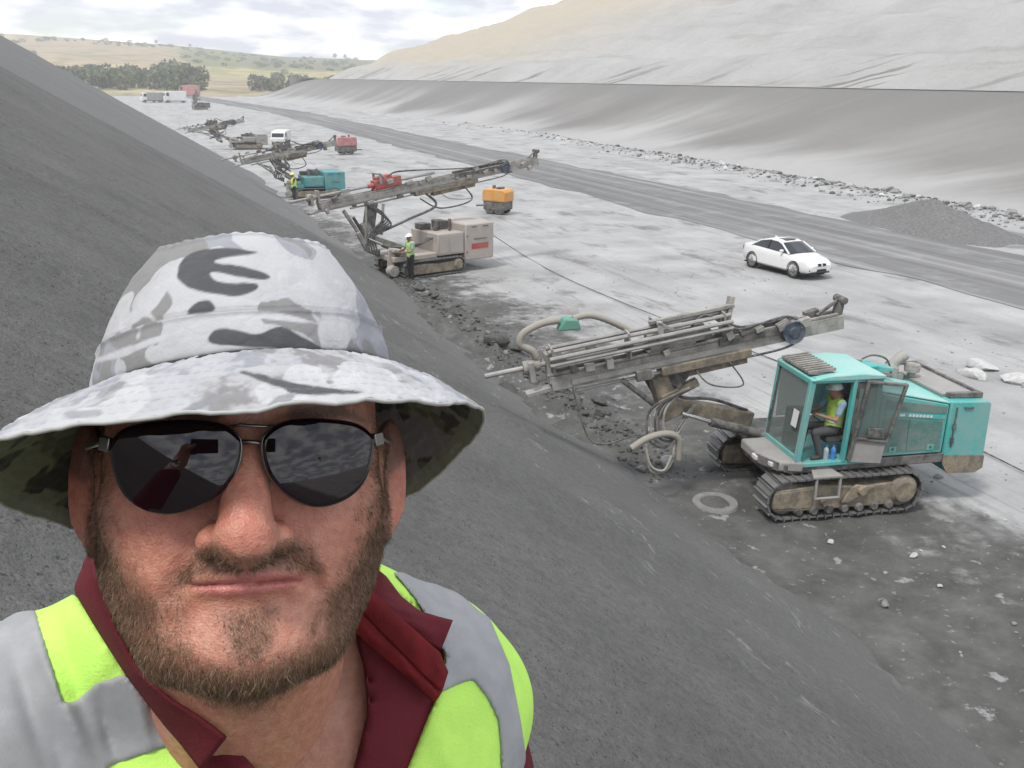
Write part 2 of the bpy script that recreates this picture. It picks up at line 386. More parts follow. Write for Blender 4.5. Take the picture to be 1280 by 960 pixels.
t.p(Base_Color=colb, Roughness=0.95, Normal=t.bump(t.noise(2.5, 7, 0.6), 0.4, 0.15)); t.b.inputs['Specular IOR Level'].default_value = 0.15
tag(link('bank', me, t.m, smooth_deg=180), kind='structure')

us = np.concatenate([[0, 0.006], np.linspace(0.03, 1, 130)])
U_, Y_ = np.meshgrid(us, np.concatenate([np.arange(-60, 130, 1.2), np.arange(130, 330, 2.0), [331, 333, 338, 350]]), indexing='ij')
crest = np.interp(Y_, WY, WX)+10.4; D = U_*165
P = np.stack([D, Y_, 0*D], -1).reshape(-1, 3)
ledge = (np.floor(D/17)+smooth(0.12, 1.0, (D/17) % 1))*17
Zu = BH+0.03+np.clip(ledge-3.5, 0, None)*0.325+(fbm(P*0.05, 4, 27).reshape(D.shape)-0.5)*4.5*smooth(4, 30, D)+(fbm(P*0.4, 4, 28).reshape(D.shape)-0.5)*0.8*smooth(3, 8, D)
endf = np.interp(Y_, [300, 326, 330, 333, 338, 350], [0, 1.0, 2.5, 6, 16, 40])*smooth(0, 5, D)
me = grid_mesh('upper_slope', crest+D, Y_, np.maximum(Zu-endf, -0.5-0*D))
uv = np.stack([Y_.ravel(), D.ravel(), 0*D.ravel()], -1)
a = me.attributes.new('along', 'FLOAT_VECTOR', 'POINT'); a.data.foreach_set('vector', uv.astype(np.float32).ravel())
t = NT('pale_upper_slope'); al = t.attr('along', 'Vector'); a3 = t.sep(al)
cu = t.ramp(t.noise(0.07, 9, 0.65, al), [(0.32, (0.32, 0.319, 0.309)), (0.5, (0.375, 0.374, 0.364)), (0.7, (0.42, 0.419, 0.408))])
band = t.noise(1.0, 7, 0.62, t.mapping((0.02, 0.22, 1), vec=al))
cu = t.mix(t.rng(band, 0.53, 0.66, 0, 0.6), cu, (0.30, 0.29, 0.262))
tan = t.math('MULTIPLY', t.rng(a3['X'], 150, 260), t.rng(t.math('ADD', a3['Y'], t.math('MULTIPLY', t.noise(0.05, 5, 0.6, al), 26)), 16, 44))
cu = t.mix(t.math('MULTIPLY', tan, 0.8), cu, (0.43, 0.375, 0.275))
# dark wet runs above the bench
shv = t.n('ShaderNodeCombineXYZ'); t.set(shv.inputs[0], t.math('SUBTRACT', t.math('MULTIPLY', a3['X'], 0.35), t.math('MULTIPLY', a3['Y'], -0.5))); t.set(shv.inputs[1], t.math('MULTIPLY', a3['Y'], 0.03))
run = t.rng(t.noise(0.9, 5, 0.6, shv.outputs[0]), 0.53, 0.58)
zone = t.math('MULTIPLY', t.rng(t.math('ADD', a3['Y'], t.math('MULTIPLY', t.noise(0.3, 3, 0.6, al), 10.0)), 20.0, 14.0), t.rng(t.noise(0.04, 2, 0.5, t.mapping((1, 0.3, 1), vec=al, loc=(11, 0, 0))), 0.48, 0.54))
cu = t.mix(t.math('MULTIPLY', t.math('MULTIPLY', run, zone), 0.8), cu, (0.17, 0.16, 0.145))
t.p(Base_Color=cu, Roughness=0.95, Normal=t.bump(t.noise(0.6, 9, 0.65), 0.9, 0.9)); t.b.inputs['Specular IOR Level'].default_value = 0.15
tag(link('upper_slope', me, t.m, smooth_deg=180), kind='structure')

# far hills: fields, scrub and a bare plateau beyond the end of the pit
ths = np.radians(np.concatenate([np.linspace(-75, -16, 20), np.linspace(-15, 22, 190), np.linspace(23, 75, 18)]))
rs = np.concatenate([np.linspace(372, 1250, 90), np.array([1290, 1340, 1400])])
TH, RR = np.meshgrid(ths, rs, indexing='ij')
sky_e = np.interp(np.degrees(TH), [-75, -9, -4, 2, 4, 8, 14, 22, 75], [2.2, 2.15, 1.92, 1.70, 1.55, 1.20, 0.95, 0.9, 0.9])
tt = np.clip((RR-372)/(1250-372), 0, 1)
e0 = -1.13
ee = e0+(sky_e-e0)*(tt**0.62)
P = np.stack([RR*np.sin(TH)*0.006, RR*np.cos(TH)*0.006, 0*RR], -1).reshape(-1, 3)
HZ = 7.2+RR*np.tan(np.radians(ee))+(fbm(P, 5, 51).reshape(RR.shape)-0.5)*7*smooth(0.05, 0.4, tt)-np.clip(RR-1260, 0, None)*0.02
HX, HY = RR*np.sin(TH), RR*np.cos(TH)
me = grid_mesh('hills', HX, HY, HZ)
# the patchwork of fields, mapped by bearing and by how far up the hillside each lies
bear = np.degrees(TH).ravel(); up = tt.ravel(); wv = (fbm(P*3.2, 4, 52)-0.5)
b2 = bear+wv*2.6; u2 = up+wv*0.14
n5 = fbm(P*14, 4, 55)
colh = np.empty((len(bear), 3)); colh[:] = (0.30, 0.265, 0.165)
def lay(mask, c): 
    k = np.clip(mask, 0, 1)[:, None]; colh[:] = colh*(1-k)+np.array(c)*k
box_ = lambda b0, b1, v0, v1: smooth(b0-0.25, b0+0.25, b2)*smooth(b1+0.25, b1-0.25, b2)*smooth(v0-0.03, v0+0.03, u2)*smooth(v1+0.03, v1-0.03, u2)
lay(smooth(0.42, 0.55, u2), (0.15, 0.175, 0.075))
lay(box_(-8.5, -3.0, 0.5, 0.80), (0.20, 0.225, 0.12))
lay(box_(-9.5, -5.2, 0.82, 1.3), (0.40, 0.35, 0.24))
lay(box_(-5.5, 3.0, 0.42, 1.0), (0.34, 0.265, 0.175))
lay(box_(-6.8, 0.8, 0.22, 0.45), (0.42, 0.33, 0.18))
lay(box_(-9.0, -6.6, 0.42, 0.62), (0.62, 0.61, 0.57))
lay(box_(3.2, 11.5, 0.30, 0.46), (0.38, 0.33, 0.155))
lay(box_(3.6, 9.5, 0.0, 0.25), (0.34, 0.275, 0.19))
lay(box_(-5.0, 3.8, 0.0, 0.20), (0.42, 0.36, 0.24))
lay(smooth(0.46, 0.62, n5)*smooth(3.0, 4.0, b2)*smooth(0.45, 0.5, u2)*0.85, (0.085, 0.11, 0.05))
lay(smooth(0.5, 0.62, u2)*smooth(5, 7, b2)*0.75, (0.125, 0.125, 0.08))
lay(smooth(0.46, 0.64, n5)*0.6, (0.115, 0.135, 0.055))
vcol(me, colh)
t = NT('hill_fields'); cc = t.attr('Col'); m1 = t.ramp(t.noise(0.09, 8, 0.65), [(0.3, (0.75, 0.75, 0.75)), (0.7, (1.2, 1.2, 1.2))])
t.p(Base_Color=t.mix(1.0, cc, m1, 'MULTIPLY'), Roughness=0.95); t.b.inputs['Specular IOR Level'].default_value = 0.1
tag(link('hills', me, t.m, smooth_deg=180), kind='structure')
def hill_point(bearing, up_):
    b = math.radians(bearing); i = int(np.argmin(np.abs(ths-b))); r = 372+up_*(1250-372)
    return Vector((r*math.sin(ths[i]), r*math.cos(ths[i]), float(np.interp(r, rs, HZ[i]))))

t = NT('hill_foliage'); lc = t.attr('Col')
LEAF = t.p(Base_Color=lc, Roughness=0.8); t.b.inputs['Specular IOR Level'].default_value = 0.2
BARK = plain('bark', (0.10, 0.075, 0.05), 0.9)
def crown_faces(c, rx, rz, n, size, rng, col):
    """loose leaf sprays spread through an uneven crown"""
    d = rng.normal(size=(n, 3)); d /= np.linalg.norm(d, axis=1)[:, None]
    lob = 0.68+0.5*vnoise(d*2.2+c[0]*0.37, 61)
    p = np.array(c)+d*np.array([rx, rx, rz])*(lob*rng.uniform(0.35, 1.0, n)**0.45)[:, None]
    a = rng.normal(size=(n, 3)); a /= np.linalg.norm(a, axis=1)[:, None]
    b = np.cross(a, rng.normal(size=(n, 3))); b /= np.linalg.norm(b, axis=1)[:, None]
    s = (size*rng.uniform(0.6, 1.4, n))[:, None]
    v = np.stack([p-a*s, p-b*s*0.7, p+a*s, p+b*s*0.7], 1).reshape(-1, 3)
    q = np.arange(4*n).reshape(n, 4)
    cl = np.repeat(np.array(col)*rng.uniform(0.65, 1.45, (n, 1)), 4, 0)
    return v, q, cl
rng = np.random.default_rng(11)
def wood(name, label, spots, cols):
    V, Q, K, o = [], [], [], 0
    for (bp, r, h) in spots:
        v, q, cl = crown_faces((bp.x, bp.y, bp.z+h*0.5), r, h*0.55, 110, 0.085*h+0.22, rng, cols[rng.integers(len(cols))])
        V.append(v); Q.append(q+o); K.append(cl); o += len(v)
    me = np_mesh(bpy.data.meshes.new(name), np.concatenate(V), np.concatenate(Q)); vcol(me, np.concatenate(K))
    tag(link(name, me, LEAF, smooth_deg=0), label, 'woodland', kind='stuff')
G = [(0.080, 0.105, 0.045), (0.060, 0.080, 0.036), (0.105, 0.125, 0.055), (0.12, 0.125, 0.07)]
sp = []
for i in range(230):
    b = rng.uniform(-4.2, 3.6); f = (b+4.2)/7.8
    u = rng.uniform(0.03, 0.10+0.22*f**0.6) if b < 2.5 else rng.uniform(0.02, 0.20)
    h = rng.uniform(3.5, 7.0)*(1.25 if b > 1.8 else 1)
    sp.append((hill_point(b, u), h*0.62, h))
wood('woodland', 'dark green wood on the hillside beyond the end of the pit', sp, G)
sp = []
for i in range(130):
    b = rng.uniform(6.3, 13.0); u = abs(rng.normal(0.12, 0.09))+0.02
    h = rng.uniform(2.0, 4.6); sp.append((hill_point(b, u), h*0.75, h))
wood('scrub', 'low scrub scattered behind the dust at the far end of the pit', sp, G)
sp = []
for i in range(170):
    b = rng.uniform(-8.0, 13.0); u = rng.uniform(0.48, 0.98)
    if -4.5 < b < 2.4: u = rng.uniform(0.88, 0.99)
    h = rng.uniform(1.5, 3.8); sp.append((hill_point(b, u), h*1.1, h))
wood('hedgerow', 'scattered bushes over the upper fields of the far hill', sp, G)
def far_tree(b, u, h, label):
    p = hill_point(b, u)
    e = thing('tree', p, 0, label, 'tree', 'lone trees on the skyline')
    MB().tube([(0, 0, -0.5), (0.1, 0, h*0.3), (0, 0.1, h*0.6)], [h*0.045, h*0.03, h*0.015], 6).build('trunk', BARK, e)
    v, q, cl = crown_faces((0, 0, h*0.62), h*0.38, h*0.40, 160, h*0.07, rng, G[0])
    me = np_mesh(bpy.data.meshes.new('crown'), v, q); vcol(me, cl); link('crown', me, LEAF, e, smooth_deg=0)
far_tree(1.35, 0.985, 5.5, 'dark round lone tree on the skyline right of the brown field')
far_tree(3.3, 0.985, 4.5, 'small lone tree on the skyline, middle of the row above the green field')
far_tree(11.25, 0.985, 7, 'left of two dark trees on the skyline beside the pale slope')
far_tree(11.75, 0.985, 6, 'right of two dark trees on the skyline beside the pale slope')

# haze of drilling dust in the air, one closed box round the whole place
hz = MB(); hz.box((-1500, -320, -25), (1500, 1480, 95)); o = hz.build('haze', None, smooth_deg=0) if False else None
me = hz.mesh('haze'); hm = bpy.data.materials.new('dusty_air'); hm.use_nodes = True; hm.node_tree.nodes.clear()
ho = hm.node_tree.nodes.new('ShaderNodeOutputMaterial'); pv = hm.node_tree.nodes.new('ShaderNodeVolumePrincipled')
pv.inputs['Density'].default_value = 0.0006; pv.inputs['Color'].default_value = (0.93, 0.95, 0.97, 1); pv.inputs['Anisotropy'].default_value = 0.2
hm.node_tree.links.new(pv.outputs[0], ho.inputs['Volume'])
o = link('haze', me, hm, smooth_deg=0); tag(o, 'thin pale dust hanging in the air of the pit', 'haze', kind='stuff')

# ------------------------------------------------------------------ the man taking the picture
def nets(fn, lo, hi, h, chunk=None):
    """surface nets: zero level of fn(X, Y, Z) on a grid of spacing h -> verts, quads"""
    lo = np.array(lo, float); n = np.ceil((np.array(hi)-lo)/h).astype(int)+1
    ax = [lo[i]+h*np.arange(n[i]) for i in range(3)]
    D = np.empty(n, np.float32)
    for i0 in range(0, n[0], 24):
        i1 = min(n[0], i0+24)
        X, Y, Z = np.meshgrid(ax[0][i0:i1].astype(np.float32), ax[1].astype(np.float32), ax[2].astype(np.float32), indexing='ij')
        D[i0:i1] = fn(X, Y, Z)
    neg = D < 0
    cnt = np.zeros(np.array(n)-1, np.int16)
    for a in (0, 1):
        for b in (0, 1):
            for c in (0, 1): cnt += neg[a:n[0]-1+a, b:n[1]-1+b, c:n[2]-1+c]
    act = (cnt > 0) & (cnt < 8)
    idx = np.full(act.shape, -1, np.int64); ijk = np.argwhere(act); idx[act] = np.arange(len(ijk))
    acc = np.zeros((len(ijk), 3)); num = np.zeros(len(ijk))
    i, j, k = ijk.T
    for a in range(3):
        o = [q for q in range(3) if q != a]
        for s in (0, 1):
            for t_ in (0, 1):
                p = [i, j, k]; p = [p[0].copy(), p[1].copy(), p[2].copy()]; p[o[0]] += s; p[o[1]] += t_
                q = [p[0].copy(), p[1].copy(), p[2].copy()]; q[a] += 1
                d0 = D[p[0], p[1], p[2]]; d1 = D[q[0], q[1], q[2]]
                m = (d0 < 0) != (d1 < 0)
                f = np.where(m, d0/np.where(m, d0-d1, 1), 0)
                v = np.zeros((len(ijk), 3)); v[:, a] = f; v[:, o[0]] = s; v[:, o[1]] = t_
                acc[m] += v[m]; num[m] += 1
    V = lo+h*(ijk+acc/num[:, None])
    Q = []
    for a in range(3):
        o = [q for q in range(3) if q != a]
        sl0 = [slice(None)]*3; sl1 = [slice(None)]*3
        sl0[a] = slice(0, n[a]-1); sl1[a] = slice(1, n[a])
        for q in o: sl0[q] = slice(1, n[q]-1); sl1[q] = slice(1, n[q]-1)
        A, B = neg[tuple(sl0)], neg[tuple(sl1)]
        e = np.argwhere(A != B)
        if len(e) == 0: continue
        flip = A[tuple(e.T)]
        off = np.zeros(3, int); off[o[0]] = 1; off[o[1]] = 1
        g = e+off
        def cell(s, t_):
            c = g.copy(); c[:, o[0]] -= s; c[:, o[1]] -= t_; return idx[c[:, 0], c[:, 1], c[:, 2]]
        q4 = np.stack([cell(0, 0), cell(1, 0), cell(1, 1), cell(0, 1)], 1)
        if a == 1: flip = ~flip
        q4[~flip] = q4[~flip][:, ::-1]
        Q.append(q4)
    Q = np.concatenate(Q); Q = Q[(Q >= 0).all(1)]
    return V, Q
def smin(a, b, k):
    h = np.clip(0.5+0.5*(b-a)/k, 0, 1); return b*(1-h)+a*h-k*h*(1-h)
def smax(a, b, k): return -smin(-a, -b, k)
def ell(X, Y, Z, c, r):
    x, y, z = (X-c[0])/r[0], (Y-c[1])/r[1], (Z-c[2])/r[2]
    k0 = np.sqrt(x*x+y*y+z*z); x, y, z = x/r[0], y/r[1], z/r[2]; k1 = np.sqrt(x*x+y*y+z*z)+1e-6
    return k0*(k0-1)/k1
def cap(X, Y, Z, a, b, r0, r1=None):
    r1 = r0 if r1 is None else r1
    a = np.array(a, float); d = np.array(b, float)-a; L = float(d@d)
    h = np.clip(((X-a[0])*d[0]+(Y-a[1])*d[1]+(Z-a[2])*d[2])/L, 0, 1)
    x, y, z = X-a[0]-d[0]*h, Y-a[1]-d[1]*h, Z-a[2]-d[2]*h
    return np.sqrt(x*x+y*y+z*z)-(r0+(r1-r0)*h)
HEAD_O = np.array(px(307, 566, 0.502))
_hf = (CAM-HEAD_O)/np.linalg.norm(CAM-HEAD_O)
_hr = np.cross(CU, _hf); _hr /= np.linalg.norm(_hr); _hu = np.cross(_hf, _hr)
HP = math.asin(_hf[2])                                     # how far the head is tilted up
HM = Matrix(((_hr[0], _hu[0], _hf[0], HEAD_O[0]), (_hr[1], _hu[1], _hf[1], HEAD_O[1]), (_hr[2], _hu[2], _hf[2], HEAD_O[2]), (0, 0, 0, 1)))
_tf = np.array([_hf[0], _hf[1], 0]); _tf /= np.linalg.norm(_tf); _tr = np.cross([0, 0, 1.0], _tf)
TM = Matrix(((_tr[0], 0, _tf[0], HEAD_O[0]), (_tr[1], 0, _tf[1], HEAD_O[1]), (_tr[2], 1, _tf[2], HEAD_O[2]), (0, 0, 0, 1)))
def H2W(v): v = np.asarray(v, float)/1000; return HEAD_O+v[..., :1]*_hr+v[..., 1:2]*_hu+v[..., 2:3]*_hf
def T2W(v): v = np.asarray(v, float)/1000; return HEAD_O+v[..., :1]*_tr+v[..., 1:2]*np.array([0, 0, 1.0])+v[..., 2:3]*_tf
def W2T(p): d = (np.asarray(p, float)-HEAD_O)*1000; return np.stack([d@_tr, d@np.array([0, 0, 1.0]), d@_tf], -1)
def toT(X, Y, Z): c, s = math.cos(HP), math.sin(HP); return X, Y*c+Z*s, -Y*s+Z*c
def plate(v):
    """front-view plate coordinates of head points, in units like the photograph's pixels"""
    k = 502.0/(502.0-v[:, 2]); return 307+v[:, 0]*k*2.33, 566-v[:, 1]*k*2.25

LARM = [np.array([142, -290, -134.0]), np.array([206, -555, -140.0])]
def sdf_torso(X, Y, Z):
    A = np.abs(X)
    s = ell(X, Y, Z, (0, -450, -128), (186, 300, 124))
    s = smin(s, cap(X, Y, Z, (-168, -256, -108), (134, -288, -134), 58), 46)
    s = smin(s, cap(X, Y, Z, (-30, -148, -92), (-150, -226, -124), 44, 52), 24)
    s = smin(s, cap(X, Y, Z, (30, -162, -98), (122, -256, -134), 40, 48), 24)
    s = smin(s, ell(A, Y, Z, (76, -350, -66), (84, 90, 58)), 50)
    s = smin(s, ell(X, Y, Z, (0, -620, -95), (184, 230, 150)), 60)
    return s
LY = np.array([-140, -128, -122, -114, -104, -90, -72, -50, -25, 0, 25, 55, 85, 105, 117, 124], float)
LW = np.array([4, 25, 40, 53, 62, 69, 74, 76, 78, 77.5, 76, 76, 68, 52, 32, 4], float)
LF = np.array([30, 66, 77, 83, 86, 87, 87, 87, 85, 84, 92, 88, 74, 56, 36, 5], float)
LB = np.array([-10, -20, -30, -40, -50, -62, -74, -86, -96, -98, -97, -88, -68, -50, -34, -8], float)
_ly = np.arange(-145.0, 130.0, 1.0)
def _soft(v):
    q = np.interp(_ly, LY, v); k = np.exp(-0.5*(np.arange(-18, 19)/6.0)**2); k /= k.sum()
    return np.convolve(np.pad(q, 18, 'edge'), k, 'valid')
LW, LF, LB = _soft(LW), _soft(LF), _soft(LB); LY = _ly
def sdf_head(X, Y, Z):
    X0, Y0 = X, Y
    X = X/0.92; Y = np.where(Y < 0, Y/0.885, Y)
    A = np.abs(X)
    low = smooth(-45, -105, Y)
    Yp = Y-0.22*np.clip(78-Z, 0, 130)*low
    w = np.interp(Yp, LY, LW); zf = np.interp(Yp, LY, LF); zb = np.interp(Yp, LY, LB)
    zc = 2.0; d = np.where(Z > zc, zf-zc, zc-zb)
    n = 2.25
    k = ((A/w)**n+(np.abs(Z-zc)/np.maximum(d, 3))**n)**(1/n)
    s = (k-1)*np.minimum(w, np.maximum(d, 3))*0.92
    s = smax(s, -140-Yp, 4)
    s = smax(s, Y-82, 16)
    # jaw and chin
    s = smin(s, cap(A, Y, Z, (62, -58, 6), (34, -105, 57), 14, 16), 20)
    s = smin(s, ell(A, Y, Z, (0, -106, 72), (27, 20, 18)), 16)
    # cheeks
    s = smin(s, ell(A, Y, Z, (44, -31, 56), (25, 22, 19)), 24)
    s = smin(s, ell(A, Y, Z, (37, -60, 62), (16, 18, 14)), 18)
    # brow and sockets, closed lids
    s = smin(s, cap(A, Y, Z, (10, 21, 86), (46, 22, 70), 9, 8), 12)
    s = smax(s, -ell(A, Y, Z, (32, 2, 92), (19, 10, 13)), 8)
    s = smin(s, ell(A, Y, Z, (32, 0, 68), (13.5, 12, 13.5)), 3)
    # upper lip mound
    s = smin(s, ell(A, Y, Z, (0, -60, 80), (28, 13, 12)), 12)
    # nose
    s = smin(s, cap(A, Y, Z, (0, 12, 86), (0, -37, 105), 9.0, 13), 11)
    s = smin(s, ell(A, Y, Z, (0, -44, 106), (15.0, 13.0, 12.5)), 6)
    s = smin(s, ell(A, Y, Z, (15.5, -44, 94), (8.8, 9.0, 11)), 4)
    s = smin(s, cap(A, Y, Z, (0, -53.5, 103), (0, -55, 91), 4.2, 4.5), 4)
    s = smax(s, -ell(A, Y, Z, (8.8, -56, 99), (4.4, 5.0, 6.5)), 2.2)
    s = smax(s, -cap(A, Y, Z, (21.5, -33, 96), (23.5, -46, 92), 1.6, 1.8), 4)      # groove above the wing
    s = smax(s, -cap(A, Y, Z, (25, -44, 90), (35, -72, 82), 2.4, 1.6), 8)        # fold from nose to mouth
    s = smax(s, -cap(A, Y, Z, (0, -55, 99), (0, -60.5, 97.5), 2.0, 1.6), 3)        # philtrum
    # lips, as swellings of the mound itself
    fr = smooth(60, 70, Z)*smooth(30, 22, A)
    my = -66.5-0.4*np.clip(A/26, 0, 1)**2
    taper = np.clip(1-(A/29)**2, 0, 1)
    s = s-fr*taper*(0.8*np.exp(-((Y-my-3.0)/2.7)**2)+1.3*np.exp(-((Y-my+4.0)/3.0)**2))
    s = s+smooth(60, 70, Z)*smooth(29, 25, A)*2.6*np.exp(-((Y-my)/0.95)**2)
    s = smax(s, -ell(A, Y, Z, (0, -82.5, 104), (25, 4.5, 9)), 9)
    s = s+1.6*np.exp(-((A-29)/3.5)**2-((Y+67.5)/4)**2)*smooth(50, 60, Z)
    # ears
    ca, sa = math.cos(0.62), math.sin(0.62)
    ex, ez = A-83, Z+10
    eu = ex*ca-ez*sa; ev = ex*sa+ez*ca                     # eu across the ear sheet, ev along it
    ev, eu = ex*sa-ez*ca, ex*ca+ez*sa
    yy = Y+19
    rr = np.sqrt((yy/34)**2+((ev-7)/18)**2)
    ear = np.maximum((rr-1)*16, np.abs(eu-2.0)-3.4+0*rr)
    rim = np.sqrt(((rr-0.9)*15)**2+(eu-3.2)**2)-3.0
    rim = np.where(yy < -24, rim+2, rim)
    s2 = smin(ear, rim, 2.0)
    s2 = smax(s2, -(np.sqrt((yy/19)**2+((ev-3)/9.5)**2+((eu-6)/4.6)**2)-1)*5, 2.0)
    s2 = smin(s2, ell(ev, yy, eu, (0, -32, 2), (8, 10, 4.6)), 3)
    s = smin(s, s2, 4.0)
    # neck and top of the chest
    Xt, Yt, Zt = toT(X0, Y0, Z)
    At = np.abs(Xt)
    nk = cap(Xt, Yt, Zt, (0, -60, -34), (0, -235, -92), 62, 70)
    nk = smin(nk, cap(At, Yt, Zt, (58, -80, -40), (16, -232, -50), 9, 9), 16)
    nk = smin(nk, ell(Xt, Yt, Zt, (0, -118, 18), (11, 12, 8)), 14)
    nk = smin(nk, sdf_torso(Xt, Yt, Zt)+12, 20)
    s = smin(s, nk, 10)
    return s
hv, hq = nets(sdf_head, (-104, -232, -118), (104, 128, 122), 1.45)
cut_keep = None
pxh, pyh = plate(hv)

# arm that holds the phone, with its hand (torso frame, mm)
CT = W2T(CAM)
PH = CT+np.array([-30, -22, 0.0])                          # the phone is held just under and beside its own lens
fwdT = W2T(HEAD_O*0+HEAD_O+CF)-0                           # camera axis in the torso frame
ax_f = np.array([CF@_tr, CF[2], CF@_tf]); ax_r = np.array([CR@_tr, CR[2], CR@_tf]); ax_u = np.array([CU@_tr, CU[2], CU@_tf])
SH_R = np.array([-176, -238, -96.0]); EL_R = np.array([-330, -300, 130.0])
pc = CT-ax_f*10-ax_r*52-ax_u*4                             # centre of the phone body, lens at its right end
grip = pc-ax_r*42-ax_u*6
WR_R = grip-ax_r*62-ax_u*58-ax_f*6
fingers = []
for q, (o, ln) in enumerate(((22, 30), (7, 34), (-9, 32), (-24, 26))):
    k0 = grip-ax_r*34+ax_u*(o*0.8-6)-ax_f*16
    k1 = k0+ax_r*ln*0.9-ax_f*4; k2 = k1+ax_r*14+ax_f*4
    fingers.append((k0, k1, k2))
th = [grip-ax_r*44-ax_u*24+ax_f*4, grip-ax_r*22-ax_u*2+ax_f*13, grip-ax_r*4+ax_u*10+ax_f*12]
def sdf_arm(X, Y, Z):
    s = cap(X, Y, Z, EL_R+(SH_R-EL_R)*0.45, EL_R, 50, 43)
    s = smin(s, cap(X, Y, Z, EL_R, WR_R, 44, 29), 20)
    pm = grip-ax_r*40-ax_u*12-ax_f*10
    s = smin(s, cap(X, Y, Z, WR_R, pm, 27, 24), 16)
    s = smin(s, cap(X, Y, Z, pm+ax_u*16, pm-ax_u*18, 18, 18), 12)
    for k0, k1, k2 in fingers:
        s = smin(s, cap(X, Y, Z, pm+(k0-pm)*0.5, k0, 10, 9.5), 5)
        f = np.minimum(cap(X, Y, Z, k0, k1, 9.2, 8.6), cap(X, Y, Z, k1, k2, 8.6, 7.6)); s = smin(s, f, 3)
    f = np.minimum(cap(X, Y, Z, th[0], th[1], 12, 10), cap(X, Y, Z, th[1], th[2], 10, 8.5))
    return smin(s, f, 5)
pts = np.array([SH_R, EL_R, WR_R, grip, CT]); lo = pts.min(0)-70; hi = pts.max(0)+70
av, aq = nets(sdf_arm, lo, hi, 3.6)
def sdf_chest(X, Y, Z): return np.maximum(sdf_torso(X, Y, Z)+13, Z-40)
cv_, cq_ = nets(sdf_chest, (-190, -380, -240), (190, -100, 30), 6.0)
av = np.concatenate([av, cv_]); aq = np.concatenate([aq, cq_+len(av)-len(cv_)])
person = thing('person', (0, 0, 0), 0, 'man in grey camouflage bucket hat, sunglasses and yellow vest, close to the lens', 'person')
base_w = T2W(np.array([[0, -1700, -120]]))[0]
person.location = Vector((float(base_w[0]), float(base_w[1]), 5.2))
PINV = Matrix.Translation(-person.location)
def to_person(o):
    o.parent = person; o.matrix_parent_inverse = PINV; return o
me = bpy.data.meshes.new('body')
allv = np.concatenate([H2W(hv), T2W(av)]); allq = np.concatenate([hq, aq+len(hv)])
np_mesh(me, allv, allq)
# natural skin colouring: redder nose, cheeks, ears and lips, stubble colour where the beard grows; shade in the mouth crease is painted in
X, Y = pxh, pyh
def poly_sd(X, Y, pts):
    """signed distance to a polygon (negative inside)"""
    pts = np.array(pts, float); d = np.full(X.shape, 1e9); s = np.ones(X.shape)
    n = len(pts); j = n-1
    for i in range(n):
        ex, ey = pts[j]-pts[i]; wx, wy = X-pts[i][0], Y-pts[i][1]
        c = np.clip((wx*ex+wy*ey)/(ex*ex+ey*ey), 0, 1); bx, by = wx-ex*c, wy-ey*c
        d = np.minimum(d, bx*bx+by*by)
        c1 = Y >= pts[i][1]; c2 = Y < pts[j][1]; c3 = ex*wy > ey*wx
        fl = (c1 & c2 & c3) | (~c1 & ~c2 & ~c3); s = np.where(fl, -s, s); j = i
    return s*np.sqrt(d)
wob = (fbm(hv/9.0, 4, 71, 0.7)-0.5)*46
full = poly_sd(X, Y, [(70, 520), (128, 520), (132, 600), (142, 650), (158, 690), (176, 726), (205, 752), (222, 790), (250, 812), (275, 822), (296, 826), (325, 826), (350, 820), (382, 806), (400, 778), (412, 748), (432, 722), (450, 690), (466, 640), (478, 580), (484, 520), (560, 520), (560, 905), (420, 900), (360, 902), (300, 905), (240, 900), (60, 905)])
mous = poly_sd(X, Y, [(222, 728), (228, 704), (240, 688), (258, 674), (280, 673), (306, 691), (330, 691), (350, 673), (374, 675), (392, 688), (404, 704), (408, 727), (394, 721), (380, 715), (350, 711), (315, 714), (275, 713), (248, 717), (236, 722)])
soul = poly_sd(X, Y, [(272, 762), (310, 756), (348, 760), (342, 800), (330, 830), (290, 830), (280, 800)])
bridge = poly_sd(X, Y, [(205, 735), (232, 735), (236, 790), (212, 790)])
def fade(d, a, b): return smooth(a, -b, d)
nosecut = poly_sd(X, Y, [(258, 640), (256, 672), (276, 676), (300, 694), (328, 694), (352, 676), (374, 670), (370, 640)])
dens = np.maximum.reduce([fade(full+wob, 26, 26), 0.72*fade(mous+wob*0.3, 9, 12), 0.9*fade(soul+wob*0.3, 12, 16), 0.4*fade(bridge, 14, 8)])
dens = dens*np.where(nosecut < 0, 0, 1)*smooth(-75, -45, hv[:, 2])
dens = dens*np.where(Y > 880, smooth(930, 884, Y+0.12*np.abs(X-310)), 1)
earm = smooth(78, 84, np.abs(hv[:, 0]))*smooth(-70, -40, hv[:, 1])
dens = dens*(1-earm)
skin = np.array([0.530, 0.262, 0.178]); K = np.tile(skin, (len(hv), 1))
def tint(mask, c): 
    m = np.clip(mask, 0, 1)[:, None]; K[:] = K*(1-m)+np.array(c)*m
g = lambda cx_, cy_, rx_, ry_: np.exp(-(((X-cx_)/rx_)**2+((Y-cy_)/ry_)**2))
tint(0.7*g(315, 650, 50, 55), (0.55, 0.205, 0.145))
tint(0.6*(g(215, 655, 48, 45)+g(415, 655, 48, 45)), (0.54, 0.20, 0.135))
tint(0.7*earm, (0.62, 0.22, 0.15))
tint(0.25*g(310, 790, 90, 40), (0.58, 0.31, 0.225))
tint(0.42*smooth(0.48, 0.62, fbm(hv/4.0, 4, 73)), (0.47, 0.185, 0.125))
tint(0.35*smooth(0.56, 0.68, fbm(hv/2.2, 3, 76)), (0.40, 0.15, 0.10))
tint(0.35*smooth(0.55, 0.7, fbm(hv/14.0, 3, 74)), (0.57, 0.31, 0.23))
